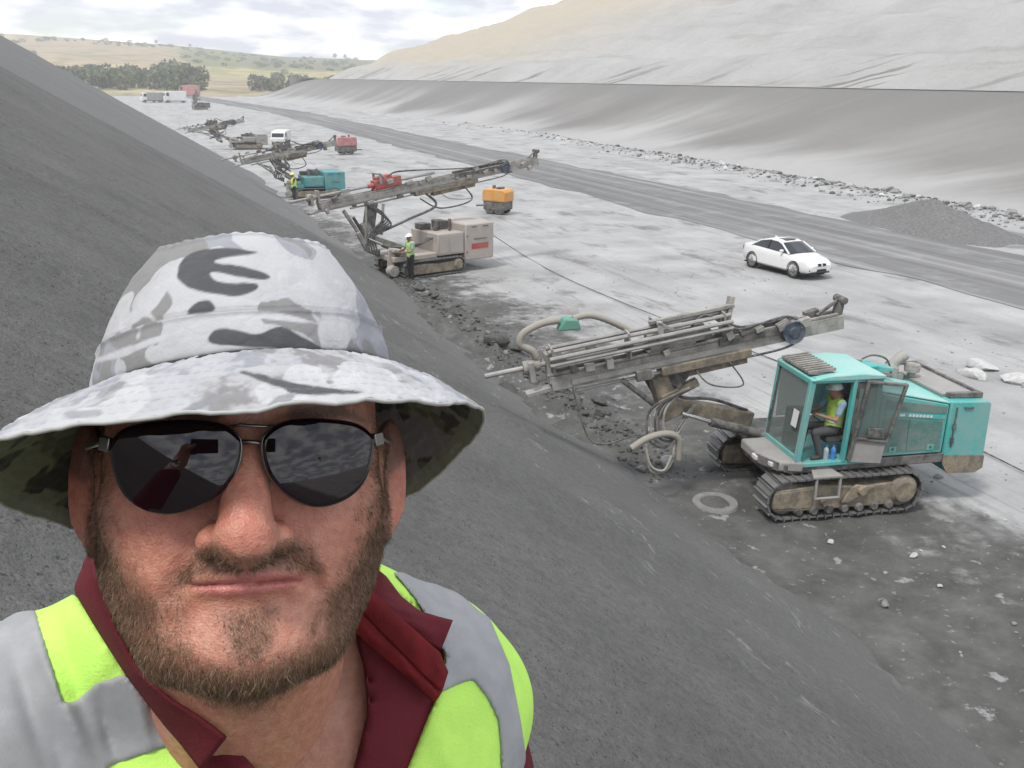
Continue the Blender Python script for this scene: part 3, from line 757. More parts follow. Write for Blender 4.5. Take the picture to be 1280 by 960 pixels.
lipd = np.minimum(poly_sd(X, Y, [(243, 730), (280, 722), (306, 717), (316, 719), (328, 716), (352, 720), (384, 727), (352, 740), (316, 744), (276, 742)]), 99)
tint(0.85*fade(lipd, 4, 3), (0.52, 0.185, 0.165))
tint(0.85*np.exp(-((Y-(729-0.0003*(X-313)**2))/2.2)**2)*smooth(74, 60, np.abs(X-313))*(hv[:, 2] > 60), (0.22, 0.055, 0.045))  # dark red line painted in the crease as shade between the lips
tint(0.68*dens, (0.160, 0.094, 0.057))
tint(0.75*fade(poly_sd(X, Y, [(100, 470), (136, 505), (134, 560), (118, 600), (60, 560)]), 6, 6), (0.09, 0.06, 0.045))
tint(0.75*fade(poly_sd(X, Y, [(478, 500), (520, 470), (540, 560), (492, 600), (482, 560)]), 6, 6), (0.09, 0.06, 0.045))
tint(0.8*(fade(poly_sd(X, Y, [(165, 530), (205, 505), (262, 506), (282, 520), (262, 526), (205, 522)]), 5, 5)+fade(poly_sd(X, Y, [(352, 520), (372, 506), (430, 505), (466, 530), (430, 522), (372, 526)]), 5, 5)), (0.10, 0.065, 0.045))
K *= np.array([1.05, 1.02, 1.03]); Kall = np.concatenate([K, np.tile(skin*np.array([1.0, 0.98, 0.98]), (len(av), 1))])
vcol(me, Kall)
t = NT('skin'); cc = t.attr('Col')
por = t.voro(900, feature='F1'); fine = t.noise(420, 4, 0.6)
cc = t.mix(1.0, cc, t.ramp(t.noise(160, 5, 0.65), [(0.3, (0.86, 0.78, 0.76)), (0.7, (1.10, 1.14, 1.15))]), 'MULTIPLY')
hh = t.math('ADD', t.math('ADD', t.math('MULTIPLY', por, 0.6), fine), t.math('MULTIPLY', t.noise(150, 4, 0.6), 1.6))
t.p(Base_Color=cc, Roughness=t.rng(t.noise(60, 4), 0.3, 0.7, 0.36, 0.52), Normal=t.bump(hh, 0.42, 0.0012))
t.b.inputs['Subsurface Weight'].default_value = 0.18; t.b.inputs['Subsurface Radius'].default_value = (0.010, 0.0035, 0.0018); t.b.inputs['Subsurface Scale'].default_value = 0.35
t.b.inputs['Specular IOR Level'].default_value = 0.5
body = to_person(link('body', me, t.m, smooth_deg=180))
sm = body.modifiers.new('relax', 'SMOOTH'); sm.factor = 0.5; sm.iterations = 2

# beard: short separate hairs rooted in the skin
tri = np.concatenate([hq[:, [0, 1, 2]], hq[:, [0, 2, 3]]])
p0, p1, p2 = hv[tri[:, 0]], hv[tri[:, 1]], hv[tri[:, 2]]
nrm = np.cross(p1-p0, p2-p0); ar = np.linalg.norm(nrm, axis=1)/2; nrm /= (2*ar[:, None]+1e-9)
dm = dens[tri].mean(1); wgt = ar*dm**1.2*(dm > 0.04)
NH = 100000
rb = np.random.default_rng(5)
sel = rb.choice(len(tri), NH, p=wgt/wgt.sum())
r1, r2 = rb.random((2, NH)); fl = r1+r2 > 1; r1[fl] = 1-r1[fl]; r2[fl] = 1-r2[fl]
root = p0[sel]+(p1-p0)[sel]*r1[:, None]+(p2-p0)[sel]*r2[:, None]
nn = nrm[sel]; dd = dm[sel]
if (nn*(root-np.array([0, -40, 0]))).sum(1).mean() < 0: nn = -nn
flow = np.stack([root[:, 0]*0.006+rb.normal(0, 0.35, NH), -1.0+0*r1, 0.15+rb.normal(0, 0.3, NH)], 1)
mzone = (root[:, 1] > -70) & (np.abs(root[:, 0]) < 42) & (root[:, 2] > 60)
flow[mzone, 0] += np.sign(root[mzone, 0])*0.7
flow -= nn*(flow*nn).sum(1)[:, None]; flow /= np.linalg.norm(flow, axis=1)[:, None]+1e-9
chin = smooth(-85, -115, root[:, 1])
ln = (2.8+2.4*chin+1.6*mzone)*rb.uniform(0.4, 1.6, NH)*(0.5+0.5*dd)
dirs = nn*(0.38+rb.normal(0, 0.15, NH))[:, None]+flow*0.8+rb.normal(0, 0.22, (NH, 3))
dirs /= np.linalg.norm(dirs, axis=1)[:, None]
mid = root+dirs*(ln*0.55)[:, None]; tip = mid+(dirs*0.6+flow*0.55+rb.normal(0, 0.18, (NH, 3)))*(ln*0.45)[:, None]
sd_ = np.cross(dirs, rb.normal(size=(NH, 3))); sd_ /= np.linalg.norm(sd_, axis=1)[:, None]
wd = rb.uniform(0.05, 0.09, NH)[:, None]
rt = root-nn*0.5
bv = np.stack([rt-sd_*wd, rt+sd_*wd, mid+sd_*wd*0.85, mid-sd_*wd*0.85, tip+sd_*wd*0.25, tip-sd_*wd*0.25], 1).reshape(-1, 3)
b6 = np.arange(NH)[:, None]*6
bq = np.concatenate([b6+np.array([[0, 1, 2, 3]]), b6+np.array([[3, 2, 4, 5]])])
pal = np.array([(0.055, 0.034, 0.021), (0.10, 0.062, 0.036), (0.17, 0.108, 0.062), (0.25, 0.17, 0.10), (0.36, 0.28, 0.20)])
pk = rb.choice(5, NH, p=[0.14, 0.28, 0.32, 0.19, 0.07])
me = np_mesh(bpy.data.meshes.new('beard'), H2W(bv), bq); vcol(me, np.repeat(pal[pk]*rb.uniform(0.8, 1.25, (NH, 1)), 6, 0))
t = NT('beard_hair'); t.p(Base_Color=t.attr('Col'), Roughness=0.5); t.b.inputs['Specular IOR Level'].default_value = 0.3
to_person(link('beard', me, t.m, smooth_deg=0))['kind'] = 'stuff'

# ---- bucket hat
def unplate(x, y, z):
    k = 502.0/(502.0-z); return np.array([(x-307)/(2.33*k), (566-y)/(2.25*k), z])
def closed_spline(P, n=96):
    P = np.array(P, float); m = len(P); o = []
    for i in range(m):
        a, b, c_, d = P[(i-1) % m], P[i], P[(i+1) % m], P[(i+2) % m]
        for u in np.linspace(0, 1, n//m, endpoint=False):
            o.append(0.5*((2*b)+(-a+c_)*u+(2*a-5*b+4*c_-d)*u*u+(-a+3*b-3*c_+d)*u**3))
    return np.array(o)
NP_ = 720
ph = np.linspace(-math.pi, math.pi, NP_, endpoint=False); aph = np.abs(np.degrees(ph))
def along(v): return np.interp(aph, [0, 45, 90, 135, 180], v)
def ring_soft(a):
    k = np.exp(-0.5*(np.arange(-40, 41)/16.0)**2); k /= k.sum(); return np.convolve(np.concatenate([a[-40:], a, a[:40]]), k, 'valid')
dph = np.degrees(ph)
seam_y = ring_soft(along([47, 43, 36, 15, 6]))+8*np.sin(ph)
out_h = ring_soft(np.interp(dph, [-180, -150, -130, -110, -90, -45, 0, 45, 75, 90, 110, 130, 150, 180], [26, 30, 40, 52, 56, 56, 50, 54, 53, 53, 52, 42, 30, 26]))
edge_y = ring_soft(np.interp(dph, [-180, -150, -130, -110, -90, -45, 0, 45, 75, 90, 110, 130, 150, 180], [-60, -58, -48, -30, -14, 8, 18.5, 23, 19, 6, -14, -38, -54, -60]))
out_d = seam_y-edge_y+1.5*np.sin(3*ph+0.6)*smooth(25, 60, aph)+1.5*np.sin(9*ph+2)*smooth(30, 70, aph)
cz = 0.0
def crown_xy(s): return 78.5*s*np.sin(ph), cz+s*np.where(np.cos(ph) > 0, 99, 108)*np.cos(ph)
prof = [(1.0, 0.0), (1.0, 0.05), (0.99, 0.14), (0.955, 0.27), (0.915, 0.40), (0.865, 0.53), (0.80, 0.66), (0.73, 0.78), (0.665, 0.87), (0.60, 0.935), (0.50, 0.968), (0.36, 0.99), (0.18, 1.0), (0.0, 1.003)]
pt = np.linspace(0, 1, 130); pi_ = np.linspace(0, 1, len(prof))
ps = np.interp(pt, pi_, [a for a, b in prof]); pyy = np.interp(pt, pi_, [b for a, b in prof])
ker = np.exp(-0.5*(np.arange(-8, 9)/3.0)**2); ker /= ker.sum()
ps = np.convolve(np.pad(ps, 8, mode='reflect', reflect_type='odd'), ker, 'valid'); pyy = np.convolve(np.pad(pyy, 8, mode='reflect', reflect_type='odd'), ker, 'valid')
TOP = 112.5
rows = []
for s_, f_ in zip(ps, pyy):
    x, z = crown_xy(max(s_, 0)); y = seam_y+(TOP-seam_y)*f_+2*np.sin(2*ph)*f_*(s_)
    rows.append(np.stack([x, y, z], -1))
CRW = np.array(rows)                                        # (130, NP, 3)
wr = (fbm(CRW.reshape(-1, 3)/np.array([34, 55, 34]), 3, 81)-0.5).reshape(CRW.shape[:2])*6.0
wr -= 0.25*np.clip(1-np.abs(fbm(CRW.reshape(-1, 3)/np.array([30, 18, 30]), 3, 86)-0.5)/0.035, 0, 1).reshape(CRW.shape[:2])
wr += (fbm(CRW.reshape(-1, 3)/7.0, 3, 82)-0.5).reshape(CRW.shape[:2])*0.8
ff = np.interp(np.arange(130), np.arange(130), pyy)[:, None]
wr += 1.3*np.exp(-((ff-0.285)/0.012)**2)-1.0*np.exp(-((ff-0.305)/0.01)**2)          # top edge of the band
wr += 1.0*np.exp(-((ff-0.925)/0.02)**2)*(1+0.35*np.sin(ph*46)+0.9*(fbm(np.stack([ph*9, 0*ph, 0*ph], -1), 3, 83)-0.5))[None]   # puckered seam round the top
nr = CRW-np.array([0, 40, 0]); nr /= np.linalg.norm(nr, axis=2)[..., None]
CRW = CRW+nr*wr[..., None]
def ring_mesh(name, A, closed_top=False, flip=False):
    m, n = A.shape[:2]; i = np.arange(m*n).reshape(m, n); j = np.roll(i, -1, 1)
    q = np.stack([i[:-1], j[:-1], j[1:], i[1:]], -1).reshape(-1, 4)
    if flip: q = q[:, ::-1]
    return np_mesh(bpy.data.meshes.new(name), H2W(A.reshape(-1, 3)), q)
BR = []
for b in np.linspace(0, 1, 60):
    x, z = crown_xy(1.0)
    ox, oz = np.sin(ph)*1.0, np.cos(ph)
    e = b**0.92
    y = seam_y-out_d*(0.75*b+0.25*b**2)
    BR.append(np.stack([x+ox*out_h*e, y, z+oz*out_h*e], -1))
BR = np.array(BR)
bb = np.linspace(0, 1, 60)[:, None]
wb = (fbm(BR.reshape(-1, 3)/22.0, 4, 84)-0.5).reshape(60, NP_)*6.0*bb+0.55*np.abs(np.sin(bb*math.pi/0.13))*(0.5+fbm(BR.reshape(-1, 3)/9.0, 2, 87).reshape(60, NP_))+(fbm(BR.reshape(-1, 3)/5.0, 3, 85)-0.5).reshape(60, NP_)*2.2
BR[..., 1] += wb
def camo(A, seed):
    """white, pale grey, grey and slate patches with soft cloth-like outlines"""
    p = A.reshape(-1, 3); P1 = p/np.array([40, 30, 44])+3.1
    warp = np.stack([fbm(P1*1.3, 2, seed+5), fbm(P1*1.3, 2, seed+6), fbm(P1*1.3, 2, seed+7)], -1)*1.6
    a, b, c_ = fbm(P1+warp, 2, seed), fbm(P1*0.9+warp+40, 2, seed+1), fbm(P1*0.85+warp+80, 2, seed+2)
    K = np.tile(np.array([0.290, 0.300, 0.326]), (len(p), 1))
    def put(m, c): K[:] = K*(1-m[:, None])+np.array(c)*m[:, None]
    put(smooth(0.54, 0.55, a), (0.44, 0.445, 0.46)); put(smooth(0.54, 0.55, b), (0.235, 0.234, 0.232)); put(smooth(0.575, 0.585, c_), (0.46, 0.465, 0.475))
    return K, put
Kc, put = camo(CRW, 90)
X, Y = plate(CRW.reshape(-1, 3)); fr = (CRW.reshape(-1, 3)[:, 2] > 5)
dw = (fbm(CRW.reshape(-1, 3)/6, 2, 95)-0.5)*5
SL = (0.082, 0.084, 0.090)
def blob(poly, c, K, put, soft=1.5):
    put(smooth(soft, -soft, poly_sd(X, Y, closed_spline(poly, 5*len(poly)))+dw*0.6)*fr, c)
blob([(222, 345), (228, 325), (245, 312), (285, 306), (322, 310), (290, 316), (268, 324), (300, 328), (336, 338), (334, 344), (300, 343), (272, 337), (262, 340), (276, 350), (318, 350), (320, 358), (300, 366), (262, 364), (235, 357)], SL, Kc, put)
blob([(236, 390), (248, 376), (262, 374), (268, 386)], SL, Kc, put)
blob([(266, 428), (266, 412), (284, 408), (320, 415), (352, 405), (380, 418), (420, 440), (440, 450), (400, 441), (340, 432)], SL, Kc, put)
blob([(450, 425), (468, 455), (474, 462), (458, 448)], (0.22, 0.225, 0.24), Kc, put)
blob([(150, 410), (205, 350), (208, 365), (190, 390), (150, 418)], (0.48, 0.485, 0.50), Kc, put)
blob([(122, 450), (300, 388), (400, 400), (300, 394), (250, 404), (160, 445)], (0.48, 0.485, 0.50), Kc, put)
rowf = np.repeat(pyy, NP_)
put(0.65*np.exp(-((rowf-0.300)/0.006)**2), (0.16, 0.165, 0.175)); put(0.45*np.exp(-((rowf-0.905)/0.006)**2), (0.2, 0.2, 0.21)); put(0.75*np.exp(-(rowf/0.02)**2), (0.07, 0.07, 0.075))  # thin dark lines along the crown seams, painted as thread shadow
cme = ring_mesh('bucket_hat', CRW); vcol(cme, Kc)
def cloth(name, tint=1.0, bs=0.25):
    t = NT(name); c = t.attr('Col')
    wv = t.math('ADD', t.noise(900, 2, 0.5, t.mapping((1, 0.25, 1))), t.noise(900, 2, 0.5, t.mapping((0.25, 1, 0.25))))
    c = t.mix(1.0, c, t.ramp(t.noise(70, 6, 0.65), [(0.3, (0.93, 0.93, 0.93)), (0.7, (1.05, 1.05, 1.05))]), 'MULTIPLY')
    t.p(Base_Color=c, Roughness=0.88, Normal=t.bump(wv, bs, 0.001)); t.b.inputs['Specular IOR Level'].default_value = 0.2
    t.b.inputs['Sheen Weight'].default_value = 0.12
    return t.m
HATM = cloth('camouflage_cotton')
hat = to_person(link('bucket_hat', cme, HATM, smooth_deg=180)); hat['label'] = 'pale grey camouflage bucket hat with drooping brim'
Kb, put = camo(BR, 110)
X, Y = plate(BR.reshape(-1, 3)); fr = (BR.reshape(-1, 3)[:, 2] > 5); dw = (fbm(BR.reshape(-1, 3)/4, 2, 96)-0.5)*6
put(np.clip(0.6*smooth(0.42, 0.56, fbm(BR.reshape(-1, 3)/14, 4, 97, 0.65)), 0, 1), (0.50, 0.505, 0.52))
blob([(300, 464), (322, 465), (360, 475), (420, 484), (462, 489), (430, 492), (372, 491), (350, 482)], SL, Kb, put)
blob([(335, 508), (350, 494), (372, 492), (352, 512)], (0.26, 0.265, 0.28), Kb, put)
blob([(225, 512), (250, 500), (276, 495), (262, 503), (240, 514)], (0.24, 0.245, 0.26), Kb, put)
blob([(92, 512), (130, 510), (128, 518), (95, 520)], (0.30, 0.305, 0.32), Kb, put)
rowb = np.repeat(np.linspace(0, 1, 60), NP_); stitch_shade = (np.sin(np.tile(ph, 60)*150) > -0.3)
for q in (0.13, 0.26, 0.39, 0.52, 0.65, 0.78, 0.91): put(0.30*np.exp(-((rowb-q)/0.012)**2)*stitch_shade, (0.17, 0.175, 0.19))  # thread shadow painted as dark dashes along each sewn row of the brim
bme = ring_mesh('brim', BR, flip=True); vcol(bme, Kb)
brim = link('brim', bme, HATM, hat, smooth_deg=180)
UN = BR.copy(); cen = np.array([0, 0, 0]); UN[..., 1] -= 1.4; UN[..., 0] *= 0.992; UN[..., 2] *= 0.992
p = UN.reshape(-1, 3); P1 = p/np.array([24, 24, 24]); wp = np.stack([fbm(P1*1.5, 2, 121), fbm(P1*1.5, 2, 122), 0*P1[:, 0]], -1)*1.5
Ku = np.tile(np.array([0.085, 0.095, 0.058]), (len(p), 1))
def putu(m, c): Ku[:] = Ku*(1-m[:, None])+np.array(c)*m[:, None]
putu(smooth(0.49, 0.52, fbm(P1+wp, 2, 123)), (0.165, 0.185, 0.115)); putu(smooth(0.54, 0.57, fbm(P1+wp+30, 2, 124)), (0.035, 0.037, 0.030))
putu(smooth(0.5, 0.53, fbm(P1+wp+60, 2, 125))*(p[:, 0] > 0), (0.17, 0.165, 0.16))
rimf = (np.repeat(np.linspace(0, 1, 60), NP_) > 0.86).astype(float)
putu(rimf*0.8, (0.20, 0.225, 0.165))
ume = ring_mesh('brim_lining', UN); vcol(ume, Ku)
link('brim_lining', ume, cloth('green_lining'), hat, smooth_deg=180)
mb = MB(); loop = (BR[-1]+UN[-1])/2; loop = loop[::4]
mb.tube([Vector(q) for q in H2W(np.concatenate([loop, loop[:2]]))], 0.0010, 8, cap=False)
e = mb.build('brim_binding', plain('pale_binding', (0.42, 0.43, 0.40), 0.85), hat, smooth_deg=180)
mb = MB(); loop = CRW[3]*np.array([0.985, 1, 0.985])-np.array([0, 6, 0]); loop = loop[::6]
mb.tube([Vector(q) for q in H2W(np.concatenate([loop, loop[:2]]))], 0.006, 8, cap=False)
mb.build('sweatband', plain('dark_sweatband', (0.03, 0.03, 0.028), 0.9), hat, smooth_deg=180)

# ---- aviator sunglasses
GM = plain('gunmetal', (0.26, 0.25, 0.24), 0.28, 1.0)
t = NT('smoke_lens'); t.p(Base_Color=(0.010, 0.004, 0.006), Roughness=0.015, IOR=1.5); t.b.inputs['Specular IOR Level'].default_value = 0.5
t.b.inputs['Coat Weight'].default_value = 0.3; t.b.inputs['Coat Roughness'].default_value = 0.01
LENS = t.m
LL = [(144, 562), (150, 543), (172, 531), (222, 526), (268, 529), (294, 541), (301, 558), (295, 588), (274, 616), (240, 633), (206, 637), (174, 626), (154, 602)]
LRR = [(474, 562), (470, 546), (448, 532), (400, 526), (358, 529), (335, 541), (328, 558), (334, 588), (352, 613), (382, 632), (412, 635), (444, 623), (464, 600)]
glasses = None
def lens_z(x, y, side): 
    return 104.0-((np.abs(x)-31)**2+(y+8)**2)/(2*95.0)-0.17*(np.abs(x)-31)+0.13*(y+8)
for side, poly in ((-1, LL), (1, LRR)):
    o2 = closed_spline(poly); c2 = o2.mean(0); V = []; R = 14
    for r_ in np.linspace(0, 1, R):
        for q in c2+(o2-c2)*r_:
            v = unplate(q[0], q[1], 101.0); v[2] = lens_z(v[0], v[1], side); V.append(v)
    V = np.array(V).reshape(R, len(o2), 3)
    if glasses is None:
        rim = V[-1]; mb = MB()
        mb.tube([Vector(q) for q in H2W(np.concatenate([rim, rim[:2]]))], 0.0009, 8, cap=False)
        glasses = to_person(mb.build('sunglasses', GM, None, smooth_deg=180)); glasses['label'] = 'aviator sunglasses with dark reflecting lenses'
        rimL = rim
    else:
        rim = V[-1]; mb = MB(); mb.tube([Vector(q) for q in H2W(np.concatenate([rim, rim[:2]]))], 0.0009, 8, cap=False)
        mb.build('rim', GM, glasses, smooth_deg=180); rimR = rim
    i = np.arange(R*len(o2)).reshape(R, -1); j = np.roll(i, -1, 1)
    q4 = np.stack([i[:-1], j[:-1], j[1:], i[1:]], -1).reshape(-1, 4)
    if (o2[0]-c2)[0]*(o2[1]-c2)[1]-(o2[0]-c2)[1]*(o2[1]-c2)[0] > 0: q4 = q4[:, ::-1]
    lme = np_mesh(bpy.data.meshes.new('lens'), H2W(V.reshape(-1, 3)), q4)
    lo_ = link('lens', lme, LENS, glasses, smooth_deg=180)
    so = lo_.modifiers.new('thick', 'SOLIDIFY'); so.thickness = 0.0016; so.offset = -1
def upz(x, y, z): return Vector(H2W(unplate(x, y, z)[None])[0])
MB().tube([upz(286, 533, 103), upz(300, 530.5, 105), upz(315, 532, 105.5), upz(330, 533, 105), upz(343, 533, 103)], 0.0008, 8).build('top_bar', GM, glasses, smooth_deg=180)
MB().tube([upz(300, 553, 102), upz(306, 552, 106), upz(315, 552.5, 107), upz(324, 554, 106), upz(329, 556, 102)], 0.0011, 8).build('bridge', GM, glasses, smooth_deg=180)
for s_, hx in ((-1, 145), (1, 473)):
    mb = MB(); h0 = unplate(hx, 553, float(lens_z(unplate(hx, 553, 90)[0], 5, s_)))
    h1 = h0+np.array([s_*4.5, 1, -4]); h2 = np.array([s_*74, 4, 45]); h3 = np.array([s_*73, 3, -2]); h4 = np.array([s_*73, -18, -26])
    W = [Vector(q) for q in H2W(np.array([h0, h1, h2, h3, h4]))]
    mb.beam(W[0], W[1], 0.0035, 0.0062, up=Vector(_hu)); mb.tube(W[1:], 0.0012, 8); mb.build('temple', GM, glasses, bevel=0.0004)
    MB().lathe([(0.001, 0), (3.6, 0.6), (4.4, 1.8), (3.4, 3), (0.001, 3.4)], n=12).v
    mb = MB(); c_ = np.array([s_*9.5, -11, 96]); mb.tube([Vector(q) for q in H2W(np.array([c_+[s_*4, 6, 6], c_+[0, 5, 0], c_, c_-[0, 5, 0]]))], [0.0007, 0.0018, 0.0026, 0.0012], 8); mb.build('nose_pad', plain('clear_silicone', (0.25, 0.22, 0.2), 0.3), glasses, smooth_deg=180)

# ---- phone
PHM = plain('black_glass', (0.012, 0.012, 0.013), 0.15)
def tw(v): return Vector(T2W(np.asarray(v)[None])[0])
phone = MB(); a = pc+ax_r*62; b = pc-ax_r*62
phone.beam(tw(a), tw(b), 0.0665, 0.0076, up=Vector(CF)); phm = phone.build('phone', PHM, None, bevel=0.003)
tag(phm, 'black phone held up in the raised hand, taking the picture', 'phone')

# ---- polo shirt and safety vest (torso frame, mm)
def wrinkle(X, Y, Z, amp, sc, seed, stretch=(1, 1, 1)):
    P = np.stack([np.ravel(X)/sc*stretch[0], np.ravel(Y)/sc*stretch[1], np.ravel(Z)/sc*stretch[2]], -1)
    return ((fbm(P, 3, seed)-0.5)*amp*2).reshape(X.shape)
def near(s, fn, X, Y, Z, band=16):
    """add fn only close to the surface"""
    m = np.abs(s) < band; s = s.copy(); s[m] += fn(X[m], Y[m], Z[m]); return s
def sdf_shirt(X, Y, Z):
    s = sdf_torso(X, Y, Z)-3
    s = smin(s, cap(X, Y, Z, LARM[0], LARM[1], 60, 50), 26)
    s = smin(s, cap(X, Y, Z, SH_R, EL_R, 66, 56), 26)
    s = smin(s, cap(X, Y, Z, EL_R, EL_R+(WR_R-EL_R)*0.86, 55, 40), 24)
    return s
def sdf_vest(X, Y, Z):
    s = sdf_torso(X, Y, Z)
    s = smin(s, cap(X, Y, Z, LARM[0]+[-12, 0, 0], LARM[0]+(LARM[1]-LARM[0])*0.06, 62, 61), 26)
    s = smin(s, cap(X, Y, Z, SH_R, SH_R+(EL_R-SH_R)*0.12, 68, 66), 26)
    return s-8
def raycast(fn, pts, off=0.0):
    """where the lines of sight through photo points (x, y) meet a garment surface, torso frame mm"""
    pts = np.asarray(pts, float)
    d = (pts[:, :1]-640)*CR-(pts[:, 1:]-480)*CU+FPX*CF; d /= np.linalg.norm(d, axis=1)[:, None]
    o = W2T(CAM); dt = np.stack([d@_tr, d[:, 2], d@_tf], -1); t_ = np.full(len(pts), 250.0)
    for _ in range(70):
        p_ = o+dt*t_[:, None]; t_ = np.minimum(t_+(fn(p_[:, 0], p_[:, 1], p_[:, 2])-off)*0.8, 900)
    return o+dt*t_[:, None]
def seen(X, Y, Z):
    """photo coordinates of torso-frame points, used as a cutting pattern"""
    q = W2T(CAM); dx_, dy_, dz_ = X-q[0], Y-q[1], Z-q[2]
    c = [ax_r, ax_u, ax_f]
    r_, u_, f_ = [dx_*a[0]+dy_*a[1]+dz_*a[2] for a in c]
    f_ = np.maximum(f_, 60.0)
    return 640+FPX*r_/f_, 480-FPX*u_/f_, f_
def pattern(X, Y, Z, poly):
    x, y, f_ = seen(X, Y, Z); return poly_sd(x, y, poly)*f_/FPX
NECK_V = [(94, 741), (160, 842), (225, 928), (249, 960), (300, 1040), (470, 1040), (509, 960), (543, 876), (556, 820), (524, 766), (471, 726), (440, 640), (130, 640)]
NECK_S = [(150, 640), (135, 760), (195, 858), (252, 896), (282, 920), (320, 960), (340, 1000), (355, 1060), (430, 1060), (442, 960), (460, 890), (455, 835), (443, 795), (470, 700), (470, 640)]
GREY_R = [(490, 715), (543, 715), (600, 764), (612, 772), (637, 830), (651, 900), (660, 960), (690, 1300), (720, 2200), (650, 2200), (640, 1300), (627, 960), (622, 900), (608, 872), (591, 850), (575, 855), (552, 866), (500, 872), (500, 790), (530, 768), (516, 745)]
GREY_L = [(-120, 900), (-60, 800), (0, 778), (22, 762), (45, 763), (79, 878), (93, 877), (121, 853), (163, 840), (250, 870), (250, 922), (225, 929), (172, 946), (135, 959), (160, 1300), (180, 2200), (60, 2200), (0, 1300), (-60, 1050)]
def fabric(name, col, rough=0.8, bs=0.35, sc=700, var=0.08, **kw):
    t = NT(name)
    wv = t.math('ADD', t.noise(sc, 2, 0.5, t.mapping((1, 1, 0.3))), t.noise(sc, 2, 0.5, t.mapping((0.3, 0.3, 1))))
    c = t.mix(t.rng(t.noise(45, 5, 0.6), 0.3, 0.7), tuple(x*(1-var) for x in col), tuple(min(1, x*(1+var)) for x in col))
    t.p(Base_Color=c, Roughness=rough, Normal=t.bump(wv, bs, 0.0012), **kw); t.b.inputs['Specular IOR Level'].default_value = 0.25
    return t.m
MAROON = fabric('maroon_pique', (0.125, 0.016, 0.024), 0.85); RED = fabric('dark_red_twill', (0.155, 0.012, 0.014), 0.8, var=0.2)
YEL = fabric('fluorescent_yellow', (0.55, 0.92, 0.16), 0.75, var=0.04); SILV = fabric('reflective_tape', (0.34, 0.35, 0.357), 0.55, bs=0.15, sc=1500)
def garment(name, fn, lo, hi, h, mat, parent=None, relax=3):
    v, q = nets(fn, lo, hi, h)
    me = np_mesh(bpy.data.meshes.new(name), T2W(v), q)
    o = link(name, me, mat, None, smooth_deg=180)
    m = o.modifiers.new('relax', 'SMOOTH'); m.factor = 0.5; m.iterations = relax
    if parent is None: to_person(o)
    else: o.parent = parent
    return o
def fn_shirt(X, Y, Z):
    s = near(sdf_shirt(X, Y, Z), lambda x, y, z: wrinkle(x, y, z, 3.0, 60, 141, (1.2, 0.6, 1)), X, Y, Z)
    s = np.maximum(s, -pattern(X, Y, Z, NECK_S)-0*s)
    return np.maximum(s, -800-Y)
shirt = garment('polo_shirt', fn_shirt, (-430, -760, -300), (320, 90, 470), 6.0, MAROON)
def fold(X, Y, Z):
    x, y, f_ = seen(X, Y, Z)
    d = wrinkle(X, Y, Z, 3.2, 55, 143, (1.3, 0.6, 1))
    for (x0, y0, x1, y1, w_, a_) in ((70, 770, 110, 900, 9, 3.2), (45, 800, 110, 950, 10, -4.5), (120, 870, 150, 960, 8, 3.6), (60, 900, 90, 1000, 10, 3), (170, 860, 190, 950, 8, -3), (20, 830, 60, 960, 12, 4), (150, 760, 120, 860, 10, -2.4), (540, 900, 575, 1000, 9, -2.5)):
        L = math.hypot(x1-x0, y1-y0); ux, uy = (x1-x0)/L, (y1-y0)/L
        al = np.clip(((x-x0)*ux+(y-y0)*uy)/L, -0.15, 1.15); ac = (x-x0)*-uy+(y-y0)*ux
        d = d+a_*np.exp(-(ac/w_)**2)*np.sin(np.clip((al+0.15)/1.3, 0, 1)*math.pi)
    return d
def fn_vest0(X, Y, Z): return near(sdf_vest(X, Y, Z), fold, X, Y, Z)
def fn_vest(X, Y, Z):
    s = smax(fn_vest0(X, Y, Z), -pattern(X, Y, Z, NECK_V), 3)
    return np.maximum(s, -740-Y)
def fn_grey(poly):
    def f(X, Y, Z):
        s = fn_vest0(X, Y, Z)-2.4
        s = np.maximum(s, -s-14)
        s = np.maximum(s, -pattern(X, Y, Z, NECK_V)+1.2)
        return np.maximum(smax(s, pattern(X, Y, Z, poly), 2.5), -700-Y)
    return f
vest = garment('safety_vest', fn_vest, (-250, -745, -290), (250, -95, 80), 4.2, YEL); vest['label'] = 'fluorescent yellow safety vest with silver tape'
garment('reflective_tape', fn_grey(GREY_R), (60, -715, -215), (232, -100, 60), 2.3, SILV, vest, 3)
garment('reflective_tape', fn_grey(GREY_L), (-262, -715, -215), (-20, -100, 70), 2.3, SILV, vest, 3)
def resample(P, n):
    P = np.array(P, float); d = np.concatenate([[0], np.cumsum(np.linalg.norm(np.diff(P, axis=0), axis=1))]); u = np.linspace(0, d[-1], n)
    return np.stack([np.interp(u, d, P[:, i]) for i in range(2)], -1)
